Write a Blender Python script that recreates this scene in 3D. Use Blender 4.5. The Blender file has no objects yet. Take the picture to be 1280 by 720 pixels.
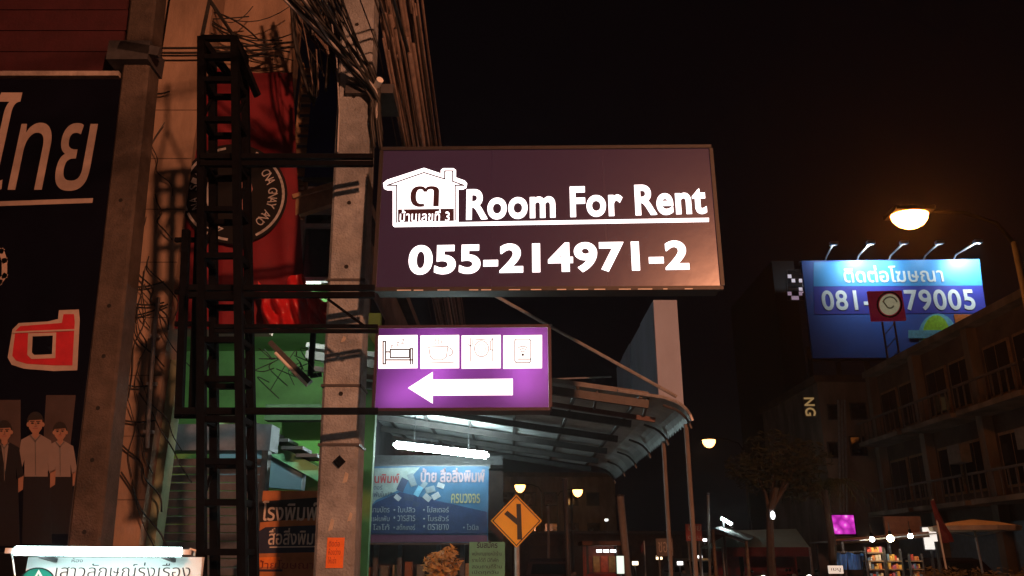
import bpy, math, random
from mathutils import Vector, Matrix, geometry
R = math.radians
rnd = random.Random(7)
S = bpy.context.scene
COL = S.collection

# ------------------------------------------------------------------ camera
F, HZ, CAMZ = 1020.0, 698.0, 1.6                  # focal length in photo pixels, horizon row, eye height
PITCH = math.atan((HZ - 360) / F)
cp, sp_ = math.cos(PITCH), math.sin(PITCH)
cam = bpy.data.cameras.new('camera')
cam.sensor_width = 36.0
cam.lens = 36.0 * F / 1280.0
cam.clip_start, cam.clip_end = 0.05, 2000
camo = bpy.data.objects.new('camera', cam)
camo.location = (0, 0, CAMZ)
camo.rotation_euler = (math.pi / 2 + PITCH, 0, 0)
COL.objects.link(camo)
S.camera = camo

# ------------------------------------------------------------------ sky, moonlight, exposure
SUN_EL, SUN_ROT = R(-6), R(150)
W = bpy.data.worlds.new('World'); S.world = W; W.use_nodes = True
wn = W.node_tree.nodes; bg = wn['Background']
sky = wn.new('ShaderNodeTexSky'); sky.sky_type = 'NISHITA'; sky.sun_disc = False
sky.sun_elevation, sky.sun_rotation = SUN_EL, SUN_ROT
glow = wn.new('ShaderNodeMix'); glow.data_type = 'RGBA'; glow.blend_type = 'ADD'
glow.inputs['Factor'].default_value = 1.0
glow.inputs['B'].default_value = (0.026, 0.016, 0.024, 1)          # even town glow in the night sky
W.node_tree.links.new(sky.outputs[0], glow.inputs['A'])
W.node_tree.links.new(glow.outputs['Result'], bg.inputs[0])
bg.inputs[1].default_value = 0.05
moon = bpy.data.lights.new('moonlight', 'SUN'); moon.energy = 0.004; moon.angle = R(0.5); moon.color = (1, .93, .85)
mo = bpy.data.objects.new('moonlight', moon); mo.rotation_euler = (R(40), 0, R(-30)); COL.objects.link(mo)
S.view_settings.view_transform = 'Standard'; S.view_settings.look = 'None'
S.view_settings.exposure = 0; S.view_settings.gamma = 1
S.render.engine = 'CYCLES'
S.cycles.max_bounces = 6; S.cycles.diffuse_bounces = 3; S.cycles.glossy_bounces = 3
S.cycles.sample_clamp_indirect = 3.0
S.cycles.use_denoising = True

# ------------------------------------------------------------------ pixel helpers (photo pixels 1280x720 -> places in the world)
def ray(px, py):
    b, a = (px - 640) / F, -(py - 360) / F
    return Vector((b, cp - a * sp_, sp_ + a * cp))
def P(px, py, Y):
    d = ray(px, py)
    return Vector((0, 0, CAMZ)) + d * (Y / d.y)
def PXP(px, py, X):
    d = ray(px, py)
    return Vector((0, 0, CAMZ)) + d * (X / d.x)

# ------------------------------------------------------------------ materials
def lin(c):
    return tuple((v / 255 / 15.62) if v / 255 <= .04045 else ((v / 255 + .055) / 1.055) ** 2.4 for v in c)
_m = {}
def mat(name, col, rough=.7, var=.25, scale=6, bump=.15, metal=0, emit=None, estr=0, spec=.4, streak=False, trans=0, dirt=0):
    """Principled surface whose base colour wanders round COL with noise, with fine relief."""
    if name in _m: return _m[name]
    m = bpy.data.materials.new(name); m.use_nodes = True; _m[name] = m
    nt = m.node_tree; N = nt.nodes; L = nt.links; b = N['Principled BSDF']
    b.inputs['Roughness'].default_value = rough; b.inputs['Metallic'].default_value = metal
    b.inputs['Specular IOR Level'].default_value = spec
    b.inputs['Transmission Weight'].default_value = trans
    tc = N.new('ShaderNodeTexCoord'); mp = N.new('ShaderNodeMapping'); L.new(tc.outputs['Object'], mp.inputs[0])
    if streak: mp.inputs['Scale'].default_value = (1, 1, .4)
    nz = N.new('ShaderNodeTexNoise'); nz.inputs['Scale'].default_value = scale; nz.inputs['Detail'].default_value = 6
    nz.inputs['Roughness'].default_value = .65
    L.new(mp.outputs[0], nz.inputs['Vector'])
    cr = N.new('ShaderNodeValToRGB'); L.new(nz.outputs['Fac'], cr.inputs[0])
    lo = tuple(max(0, v * (1 - var)) for v in col); hi = tuple(min(1, v * (1 + var)) for v in col)
    cr.color_ramp.elements[0].position = .3; cr.color_ramp.elements[1].position = .7
    cr.color_ramp.elements[0].color = lo + (1,); cr.color_ramp.elements[1].color = hi + (1,)
    out = cr.outputs[0]
    if dirt:
        n2 = N.new('ShaderNodeTexNoise'); n2.inputs['Scale'].default_value = 1.3; n2.inputs['Detail'].default_value = 8
        L.new(mp.outputs[0], n2.inputs['Vector'])
        c2 = N.new('ShaderNodeValToRGB'); L.new(n2.outputs['Fac'], c2.inputs[0])
        c2.color_ramp.elements[0].position = .42; c2.color_ramp.elements[1].position = .62
        c2.color_ramp.elements[0].color = (1 - dirt, 1 - dirt, 1 - dirt, 1); c2.color_ramp.elements[1].color = (1, 1, 1, 1)
        mx = N.new('ShaderNodeMix'); mx.data_type = 'RGBA'; mx.blend_type = 'MULTIPLY'; mx.inputs['Factor'].default_value = 1
        L.new(out, mx.inputs['A']); L.new(c2.outputs[0], mx.inputs['B']); out = mx.outputs['Result']
    L.new(out, b.inputs['Base Color'])
    if bump:
        bp = N.new('ShaderNodeBump'); bp.inputs['Strength'].default_value = bump; bp.inputs['Distance'].default_value = .02
        n3 = N.new('ShaderNodeTexNoise'); n3.inputs['Scale'].default_value = scale * 6; n3.inputs['Detail'].default_value = 4
        L.new(mp.outputs[0], n3.inputs['Vector'])
        L.new(n3.outputs['Fac'], bp.inputs['Height']); L.new(bp.outputs[0], b.inputs['Normal'])
    if emit:
        b.inputs['Emission Color'].default_value = tuple(emit) + (1,); b.inputs['Emission Strength'].default_value = estr
    return m
def glowm(name, col, s=1):
    if name in _m: return _m[name]
    m = bpy.data.materials.new(name); m.use_nodes = True; _m[name] = m
    b = m.node_tree.nodes['Principled BSDF']; b.inputs['Base Color'].default_value = (.8, .8, .8, 1)
    b.inputs['Emission Color'].default_value = tuple(col) + (1,); b.inputs['Emission Strength'].default_value = s
    b.inputs['Roughness'].default_value = .4
    return m

# ------------------------------------------------------------------ mesh building
ROOTLOC = {}
class MB:
    def __init__(s): s.v, s.f = [], []
    def quad(s, *p):
        n = len(s.v); s.v += [Vector(q) for q in p]; s.f.append(tuple(range(n, n + len(p)))); return s
    def box(s, c, d, rot=None):
        c = Vector(c); n = len(s.v)
        for x, y, z in ((-1,-1,-1),(1,-1,-1),(1,1,-1),(-1,1,-1),(-1,-1,1),(1,-1,1),(1,1,1),(-1,1,1)):
            q = Vector((x * d[0] / 2, y * d[1] / 2, z * d[2] / 2))
            if rot: q = rot @ q
            s.v.append(c + q)
        s.f += [tuple(n + i for i in t) for t in ((0,3,2,1),(4,5,6,7),(0,1,5,4),(1,2,6,5),(2,3,7,6),(3,0,4,7))]
        return s
    def span(s, x0, x1, y0, y1, z0, z1):
        return s.box(((x0+x1)/2, (y0+y1)/2, (z0+z1)/2), (abs(x1-x0), abs(y1-y0), abs(z1-z0)))
    def beam(s, a, b, w, h=None):
        a, b = Vector(a), Vector(b); d = b - a; h = h or w
        z = d.normalized(); up = Vector((0, 0, 1)) if abs(z.z) < .95 else Vector((0, 1, 0))
        x = up.cross(z).normalized(); y = z.cross(x)
        M = Matrix((x, y, z)).transposed()
        return s.box((a + b) / 2, (w, h, d.length), M)
    def tube(s, pts, r, n=6, r2=None):
        pts = [Vector(p) for p in pts]; base = len(s.v); m = len(pts)
        for i, p in enumerate(pts):
            t = (pts[min(i+1, m-1)] - pts[max(i-1, 0)]).normalized()
            up = Vector((0, 0, 1)) if abs(t.z) < .9 else Vector((0, 1, 0))
            x = up.cross(t).normalized(); y = t.cross(x)
            rr = r if r2 is None else r + (r2 - r) * i / (m - 1)
            for k in range(n):
                a = 2 * math.pi * k / n
                s.v.append(p + (x * math.cos(a) + y * math.sin(a)) * rr)
        for i in range(m - 1):
            for k in range(n):
                a, b = base + i*n + k, base + i*n + (k+1) % n
                s.f.append((a, b, b + n, a + n))
        s.f.append(tuple(base + k for k in reversed(range(n)))); s.f.append(tuple(base + (m-1)*n + k for k in range(n)))
        return s
    def prism(s, poly, y0, y1):
        """poly in (x,z), extruded from y0 (front) to y1"""
        p = [Vector((x, z, 0)) for x, z in poly]
        tri = geometry.tessellate_polygon([p]); n = len(s.v); k = len(p)
        s.v += [Vector((x, y0, z)) for x, z in poly] + [Vector((x, y1, z)) for x, z in poly]
        for t in tri:
            a, b, c = (p[i] for i in t)
            if (b - a).cross(c - a).z < 0: t = (t[0], t[2], t[1])
            s.f.append((n+t[0], n+t[1], n+t[2])); s.f.append((n+k+t[2], n+k+t[1], n+k+t[0]))
        area = sum(poly[i][0]*poly[(i+1)%k][1] - poly[(i+1)%k][0]*poly[i][1] for i in range(k))
        for i in range(k):
            j = (i + 1) % k
            q = (n+j, n+i, n+k+i, n+k+j)
            s.f.append(q if area > 0 else q[::-1])
        return s
    def lathe(s, prof, c, n=10):
        c = Vector(c); b = len(s.v); m = len(prof)
        for r, z in prof:
            for k in range(n):
                a = 2*math.pi*k/n; s.v.append(c + Vector((r*math.cos(a), r*math.sin(a), z)))
        for i in range(m-1):
            for k in range(n):
                p, q = b+i*n+k, b+i*n+(k+1)%n
                s.f.append((p, q, q+n, p+n))
        s.f.append(tuple(b+k for k in reversed(range(n)))); s.f.append(tuple(b+(m-1)*n+k for k in range(n)))
        return s
    def ball(s, c, r, n=8, sz=1):
        return s.lathe([(max(.001, r*math.sin(math.pi*i/6)), -r*sz*math.cos(math.pi*i/6)) for i in range(7)], c, n)
    def build(s, name, m, parent=None, local=False, smooth=False):
        me = bpy.data.meshes.new(name)
        off = Vector((0, 0, 0)) if local or parent is None else ROOTLOC.get(parent.name, Vector((0, 0, 0)))
        me.from_pydata([tuple(q - off) for q in s.v], [], s.f)
        me.materials.append(m); me.update()
        if smooth: me.polygons.foreach_set('use_smooth', [True] * len(me.polygons))
        o = bpy.data.objects.new(name, me); COL.objects.link(o)
        if parent: o.parent = parent; ROOTLOC[o.name] = off
        return o
def cr(pts, k=5):
    """smooth curve through points"""
    q = [pts[0]] + list(pts) + [pts[-1]]; out = []
    for i in range(1, len(q)-2):
        a, b, c, d = (Vector(x) for x in q[i-1:i+3])
        for j in range(k):
            t = j/k
            out.append(.5*((2*b) + (c-a)*t + (2*a-5*b+4*c-d)*t*t + (3*b-a-3*c+d)*t**3))
    return out + [Vector(pts[-1])]
def tag(o, label=None, cat=None, group=None, kind=None):
    if label: o['label'] = label
    if cat: o['category'] = cat
    if group: o['group'] = group
    if kind: o['kind'] = kind
    return o
def thing(name, label, cat, loc=(0, 0, 0), rz=0, group=None):
    o = bpy.data.objects.new(name, None); COL.objects.link(o)
    o.location = loc; o.rotation_euler = (0, 0, rz); ROOTLOC[o.name] = Vector(loc)
    o.empty_display_size = .2
    return tag(o, label, cat, group)
def copy_tree(o, parent=None):
    c = o.copy(); COL.objects.link(c)
    if parent: c.parent = parent
    for ch in o.children: copy_tree(ch, c)
    return c
def struct(name, mb, m): return tag(mb.build(name, m), kind='structure')

# ------------------------------------------------------------------ lettering
_tc = {}
def glyphs(body, bold=0.0, space=1.0):
    """list of triangles in (x,z) and outline edges for a line of text, nonzero winding so overlapping strokes stay solid"""
    key = (body, bold, space)
    if key in _tc: return _tc[key]
    c = bpy.data.curves.new('lettering', 'FONT'); c.body = body; c.space_character = space
    o = bpy.data.objects.new('lettering', c); COL.objects.link(o)
    dg = bpy.context.evaluated_depsgraph_get(); oe = o.evaluated_get(dg); cu = oe.to_curve(dg)
    chars = {}
    for sp in cu.splines:
        pts = []; B = sp.bezier_points; n = len(B)
        for i in range(n):
            a, b = B[i], B[(i+1) % n]
            straight = (a.handle_right - a.co).length < 1e-4 and (b.handle_left - b.co).length < 1e-4
            seg = geometry.interpolate_bezier(a.co, a.handle_right, b.handle_left, b.co, 2 if straight else 9)[:-1]
            for q in seg:
                q = Vector((q.x, q.y))
                if not pts or (q - pts[-1]).length > 1e-4: pts.append(q)
        while len(pts) > 2 and (pts[0] - pts[-1]).length < 1e-4: pts.pop()
        if len(pts) > 2: chars.setdefault(sp.character_index, []).append(pts)
    oe.to_curve_clear(); bpy.data.objects.remove(o); bpy.data.curves.remove(c)
    V, T = [], []
    for ci, polys in chars.items():
        ar = lambda p: sum(p[i].x*p[(i+1)%len(p)].y - p[(i+1)%len(p)].x*p[i].y for i in range(len(p)))
        big = max(polys, key=lambda p: abs(ar(p))); sg = 1 if ar(big) > 0 else -1
        if bold:
            np_ = []
            for p in polys:
                q = []; n = len(p)
                for i in range(n):
                    d1 = (p[i] - p[i-1]).normalized(); d2 = (p[(i+1)%n] - p[i]).normalized()
                    t = d1 + d2; t = t.normalized() if t.length > .2 else d1
                    nn = Vector((t.y, -t.x)) * sg
                    k = 1 / max(.6, nn.dot(Vector((d1.y, -d1.x)) * sg))
                    q.append(p[i] + nn * bold * k)
                np_.append(q)
            polys = np_
        vs, es = [], []
        for p in polys:
            b = len(vs); vs += p; es += [(b+i, b+(i+1) % len(p)) for i in range(len(p))]
        ov, oe_, of, *_ = geometry.delaunay_2d_cdt(vs, es, [], 0, 1e-6)
        segs = [(p[i], p[(i+1) % len(p)]) for p in polys for i in range(len(p))]
        base = len(V); V += [(q.x, q.y) for q in ov]
        for f in of:
            cx = sum(ov[i].x for i in f)/3; cy = sum(ov[i].y for i in f)/3; w = 0
            for a, b in segs:
                if (a.y <= cy) != (b.y <= cy):
                    if a.x + (cy - a.y)/(b.y - a.y)*(b.x - a.x) > cx: w += 1 if b.y > a.y else -1
            if w: T.append(tuple(base + i for i in f))
    _tc[key] = (V, T); return V, T
def text_mb(body, x0, x1, z0, z1, y, depth=.003, bold=0.0, space=1.0, mb=None, slant=0.0, bow=None):
    """lettering squeezed into a box in the local x-z plane, its face at y, raised by DEPTH towards -y"""
    V, T = glyphs(body, bold, space); mb = mb or MB()
    used = {i for t in T for i in t}
    xs = [V[i][0] for i in used]; zs = [V[i][1] for i in used]
    ax, az = min(xs), min(zs); sx = (x1-x0)/(max(xs)-ax); sz = (z1-z0)/(max(zs)-az)
    n = len(mb.v); k = len(V)
    mp = lambda q: (x0 + (q[0]-ax)*sx + slant*(q[1]-az)*sz, z0 + (q[1]-az)*sz)
    pt = [mp(q) for q in V]
    mb.v += [Vector((a, y-depth, b)) for a, b in pt] + [Vector((a, y, b)) for a, b in pt]
    cnt = {}
    for t in T:
        a, b, c = (Vector(pt[i]) for i in t)
        if (b-a).cross(c-a) < 0: t = (t[0], t[2], t[1])
        mb.f.append(tuple(n+i for i in t))
        for i in range(3):
            e = (t[i], t[(i+1) % 3]); cnt[e] = 1
    for (a, b) in cnt:
        if (b, a) not in cnt: mb.f.append((n+b, n+a, n+k+a, n+k+b))
    return mb

class Board:
    """a flat upright board given by photo pixels of its two vertical edges and their distances"""
    def __init__(s, name, label, cat, xl, tl, bl, Yl, xr, tr, br, Yr, group=None, tilt=0):
        k = lambda py: ray(640, py).z/ray(640, py).y
        Yr = Yl*(k(bl)/k(br)*.5 + k(tl)/k(tr)*.5) if abs(k(br)) > .06 else Yl       # one height at both ends
        O = P(xl, bl, Yl); Q = P(xr, br, Yr)
        s.ang = math.atan2(Q.y-O.y, Q.x-O.x); s.w = math.hypot(Q.x-O.x, Q.y-O.y)
        z0 = (O.z+Q.z)/2; s.h = (P(xl, tl, Yl).z + P(xr, tr, Yr).z)/2 - z0
        s.o = Vector((O.x, O.y, z0)); s.u = Vector((math.cos(s.ang), math.sin(s.ang), 0))
        s.n = Vector((s.u.y, -s.u.x, 0))
        s.root = thing(name, label, cat, s.o, s.ang, group)
        s.e = 0.0
    def at(s, px, py):
        d = ray(px, py); c = Vector((0, 0, CAMZ)); t = (s.o - c).dot(s.n)/d.dot(s.n)
        q = c + d*t - s.o
        return (q.dot(s.u), q.z)
    def poly(s, pts): return [s.at(*p) for p in pts]
    def part(s, name, mb, m, parent=None):
        o = mb.build(name, m, parent or s.root, local=True); return o
    def shape(s, name, pts, m, lift, depth=.0015, parent=None):
        return s.part(name, MB().prism(s.poly(pts), -lift, -lift+depth), m, parent)
    def text(s, name, body, px0, py0, px1, py1, m, lift=.004, bold=0.0, space=1.0, depth=.003, parent=None, slant=0, rise=0):
        a, b = s.at(px0, py1), s.at(px1, py1); c, d = s.at(px0, py0), s.at(px1, py0)
        x0, x1 = (a[0]+c[0])/2, (b[0]+d[0])/2; z0, z1 = (a[1]+b[1])/2, (c[1]+d[1])/2
        tm = text_mb(body, x0, x1, z0, z1, -lift+depth, depth, bold, space, slant=slant)
        if rise:
            k = (s.at(px1, py1-rise)[1]-s.at(px1, py1)[1])/(x1-x0)
            for q in tm.v: q.z += k*(q.x-x0)
        return s.part(name, tm, m, parent)
    def world(s, x, y, z):
        return s.o + s.u*x - s.n*y + Vector((0, 0, z))
def line_mb(b, pts, w, lift, depth=.0015, mb=None):
    """thin flat strokes on a board through photo pixels; w in metres"""
    mb = mb or MB(); q = b.poly(pts)
    for (x0, z0), (x1, z1) in zip(q, q[1:]):
        dx, dz = x1-x0, z1-z0; l = math.hypot(dx, dz) or 1; nx, nz = -dz/l*w/2, dx/l*w/2
        ex, ez = dx/l*w/2, dz/l*w/2
        mb.prism([(x0+nx-ex, z0+nz-ez), (x0-nx-ex, z0-nz-ez), (x1-nx+ex, z1-nz+ez), (x1+nx+ex, z1+nz+ez)], -lift, -lift+depth)
    return mb
def arc(cx, cy, rx, ry, a0, a1, n=12):
    return [(cx + rx*math.cos(R(a0+(a1-a0)*i/n)), cy - ry*math.sin(R(a0+(a1-a0)*i/n))) for i in range(n+1)]

# ------------------------------------------------------------------ shared materials
BLACKM = mat('black_painted_steel', (.004, .004, .005), .8, .4, 20, .1, spec=.03)
DARKM = mat('dark_grey_steel', (.05, .05, .055), .5, .3, 12, .1)
GALV = mat('galvanised_steel', (.32, .32, .33), .5, .3, 10, .1, metal=.3)
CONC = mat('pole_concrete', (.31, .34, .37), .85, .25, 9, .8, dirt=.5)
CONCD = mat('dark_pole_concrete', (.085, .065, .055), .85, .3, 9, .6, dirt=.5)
WALLM = mat('peach_render', (.34, .24, .18), .9, .2, 4, .3, streak=True, dirt=.35)
RUBBER = mat('cable_rubber', (.02, .02, .02), .55, .4, 30, 0)
CABLEB = mat('dusty_cable', (.15, .115, .10), .6, .4, 8, 0)
WHITEP = mat('white_paint', (.75, .75, .73), .5, .1, 8, .05)
LAMPW = glowm('fluorescent_glow', (.82, 1, .98), 9)
LETTERLIT = glowm('lit_white_acrylic', (1, .97, 1), 2.2)
HOLE = mat('dark_hole', (.01, .01, .01), .9, .2, 5, 0)

def tube_lamp(label, a, b, r, up, glow=None, bat=.07):
    t = thing('tube_lamp', label, 'lamp', (a+b)/2, group='fluorescent tube lamps')
    MB().tube([a, b], r, 10).build('tube', glow or LAMPW, t, smooth=True)
    d = (b-a).normalized()
    MB().beam(a - d*.03 + up*(r+.035), b + d*.03 + up*(r+.035), bat, bat*.7).build('batten', WHITEP if bat > .05 else DARKM, t)
    for e, s in ((a, -1), (b, 1)):
        MB().beam(e + d*s*.005, e + d*s*.05, bat*.75).build('end_cap', WHITEP, t)
    return t

# ================================================================== GROUND
g = MB()
N_ = 24
for i in range(N_):
    for j in range(N_):
        x0, x1 = -140 + 280*i/N_, -140 + 280*(i+1)/N_; y0, y1 = -80 + 360*j/N_, -80 + 360*(j+1)/N_
        g.quad((x0, y0, -.02), (x1, y0, -.02), (x1, y1, -.02), (x0, y1, -.02))
struct('ground', g, mat('ground_soil', (.06, .05, .045), .95, .3, 1, .3))
struct('road', MB().quad((2.4, -80, 0), (13.2, -80, 0), (13.2, 260, 0), (2.4, 260, 0)), mat('road_asphalt', (.05, .05, .05), .8, .3, 3, .4))
struct('pavement', MB().span(-8, 2.3, -80, 200, -.01, .14), mat('pavement_concrete', (.2, .19, .18), .85, .25, 2, .4))
struct('kerb', MB().span(2.303, 2.45, -80, 200, -.01, .152), mat('kerb_concrete', (.3, .29, .27), .85, .25, 3, .4))
struct('far_pavement', MB().span(13.2, 24, -80, 200, -.01, .13), mat('pavement_concrete', (.2, .19, .18)))
lm = MB()
for k in range(40):
    lm.quad((7.75, -60+k*6, .004), (7.9, -60+k*6, .004), (7.9, -57+k*6, .004), (7.75, -57+k*6, .004))
struct('lane_marking', lm, WHITEP)

# ================================================================== BUILDING ON THE LEFT
Yw = 8.6
wl, wr = P(150, 420, Yw).x, P(366, 60, Yw).x
zt = P(300, 0, Yw).z + 1.6
zb = P(300, 412, Yw).z
b = thing('corner_building', 'peach rendered shop building behind the black steel tower', 'building', (wl, Yw, 0))
MB().span(-9, wr, Yw, Yw+.3, zb, zt).build('wall', WALLM, b)
MB().span(-9, wl-.05, Yw+.01, Yw+.3, 0.14, zb-.003).build('lower_wall', mat('dark_render', (.12, .09, .08), .9, .3, 3, .3), b)
cl, cr_ = P(150, 400, Yw-.35).x, P(212, 400, Yw-.35).x
MB().span(cl, cr_, Yw-.35, Yw-.003, .14, zt).build('column', WALLM, b)
MB().span(cr_+.003, cr_+.09, Yw-.2, Yw-.003, .14, P(200, 455, Yw).z).build('corner_strip', mat('green_lit_render', (.3, .36, .24), .8, .25, 4, .2, streak=True, dirt=.4), b)  # green light on the column side is put into this strip's colour
# horizontal casting joints of darker mortar on the column
for k in range(10):
    z = .9 + k*.62
    MB().span(cl+.004, cr_-.004, Yw-.353, Yw-.345, z, z+.012).build('casting_joint', mat('dark_joint_mortar', (.13, .09, .07), .95), b)
# upper dark red cladding above the name board
up = P(60, 96, 7.3)
o = thing('cladding_panel', 'dark red boarded panel above the black shop board', 'cladding', (P(80, 60, 7.32).x, 7.32, up.z))
redc = mat('dark_red_board', (.045, .008, .012), .7, .25, 5, .2)
for k in range(9):
    z = up.z+.06+k*.26
    MB().span(-8, P(152, 60, 7.32).x + .02*((k*37) % 3-1), 7.32, 7.38+.004*(k % 3), z, z+.25).build('plank', redc, o)
MB().span(-8, P(150, 96, 7.3).x, 7.26, 7.36, up.z-.01, up.z+.045).build('edge_rail', mat('pale_rail', (.35, .3, .28), .6, .3, 8, .2), o)

# slatted strip, blue board, wooden beam and dark window right of the banner
o = thing('slatted_vent', 'narrow strip of worn slats beside the red banner', 'vent', P(378, 140, Yw-.05))
wood = mat('worn_wood', (.26, .17, .10), .8, .35, 8, .3)
zA, zB = P(378, 275, Yw-.05).z, P(378, 82, Yw-.05).z
xs0, xs1 = P(371, 180, Yw-.05).x, P(386, 180, Yw-.05).x
nsl = 15
for k in range(nsl):
    z = zA + (zB-zA)*k/nsl
    MB().box(((xs0+xs1)/2, Yw-.06, z+.05), (xs1-xs0, .03, (zB-zA)/nsl*.72), Matrix.Rotation(R(-18+rnd.uniform(-5, 5)), 3, 'X')).build('slat', wood, o)
for x in (xs0-.012, xs1+.012): MB().span(x-.012, x+.012, Yw-.08, Yw-.03, zA, zB+.02).build('stile', wood, o)
x0, x1 = P(386, 140, Yw-.1).x, P(424, 140, Yw-.1).x
o = thing('blue_board', 'dark blue board hung high behind the concrete pole', 'board', (x0, Yw-.1, P(400, 225, Yw).z))
MB().span(x0+.02, x1+.25, Yw-.12, Yw-.08, P(400, 223, Yw-.1).z, P(400, 45, Yw-.1).z).build('face', mat('navy_blue_sheet', (.012, .02, .13), .55, .25, 3, .1), o)
fr = MB(); z0, z1 = P(400, 223, Yw-.1).z, P(400, 45, Yw-.1).z
for z in (z0-.02, z1+.02): fr.span(x0, x1+.27, Yw-.13, Yw-.07, z-.018, z+.018)
fr.build('frame', DARKM, o)
o = thing('timber_beam', 'short sloping timber beam under the blue board', 'beam', P(372, 258, Yw-.12))
MB().beam(P(366, 259, Yw-.12), P(432, 238, Yw-.12), .1, .26).build('plank', wood, o)
MB().beam(P(366, 246, Yw-.2), P(432, 227, Yw-.2), .03, .05).build('batten', wood, o)
o = thing('dark_window', 'dark framed window between red banner and concrete pole', 'window', P(374, 352, Yw))
x0, x1 = P(374, 300, Yw).x, P(424, 300, Yw).x; z0, z1 = P(395, 352, Yw).z, P(395, 262, Yw).z
MB().span(x0, x1, Yw+.05, Yw+.07, z0, z1).build('pane', mat('dark_glass', (.015, .015, .018), .1, .2, 3, 0, spec=.6), o)
for (a, c, d, e) in ((x0, x1, z1-.05, z1), (x0, x1, z0, z0+.05), (x0, x0+.05, z0+.053, z1-.053), (x1-.05, x1, z0+.053, z1-.053), (x0+.053, x1-.053, z1-.22, z1-.18)):
    MB().span(a, c, Yw-.02, Yw+.04, d, e).build('frame', mat('grey_window_frame', (.2, .19, .19), .6, .2, 6, .1), o)

# ---- black shop board with Thai lettering
B = Board('shop_board', 'black shop board with large Thai lettering and group portrait at lower left', 'sign', -60, 99, 690, 7.2, 122, 98, 690, 7.0)
B.w = B.at(118, 420)[0]
bd = mat('black_board_film', (.003, .003, .008), .7, .3, 2, .05, spec=.04)
pz = B.at(60, 99)[1]; z_low = B.at(60, 690)[1]
xr_t, xr_b = B.at(154, 99)[0], B.at(84, 690)[0]
B.part('panel', MB().prism([(-2, z_low), (xr_b, z_low), (xr_t, pz), (-2, pz)], 0, .06), bd)
B.part('edge_trim', MB().prism([(xr_b, z_low), (xr_b+.035, z_low), (xr_t+.035, pz), (xr_t, pz)], -.012, .062), mat('dull_trim', (.05, .045, .045), .6), B.root)
cream = mat('cream_print', (.42, .34, .31), .6, .12, 10, .05, dirt=.2)
B.text('lettering', 'ไทย', -14, 116, 119, 239, cream, .006, .006)
B.part('underline', line_mb(B, [(-60, 257), (113, 251)], .05, .006), cream)
B.part('cut_letter', line_mb(B, [(-14, 310), (2, 314), (6, 326), (6, 345), (0, 353), (-14, 353)], .05, .006), cream)
redp = mat('red_print', (.45, .02, .035), .6, .15, 8, .05)
glyph = [(16, 412), (24, 404), (60, 402), (73, 399), (74, 388), (99, 387), (100, 400), (97, 463), (68, 464), (30, 461), (15, 456), (10, 447)]
B.shape('letter_outline', glyph, cream, .006)
B.shape('letter_fill', [(20, 414), (26, 408), (78, 404), (80, 393), (93, 393), (94, 402), (91, 457), (70, 457), (34, 455), (21, 451), (16, 445)], redp, .009)
B.shape('letter_counter_edge', [(36, 417), (71, 416), (70, 448), (40, 449), (35, 444)], cream, .012)
B.shape('letter_counter', [(42, 421), (67, 420), (66, 443), (44, 444), (41, 441)], bd, .015)
B.part('letter_bar', line_mb(B, [(18, 416), (93, 413)], .016, .0185), cream)
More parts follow.
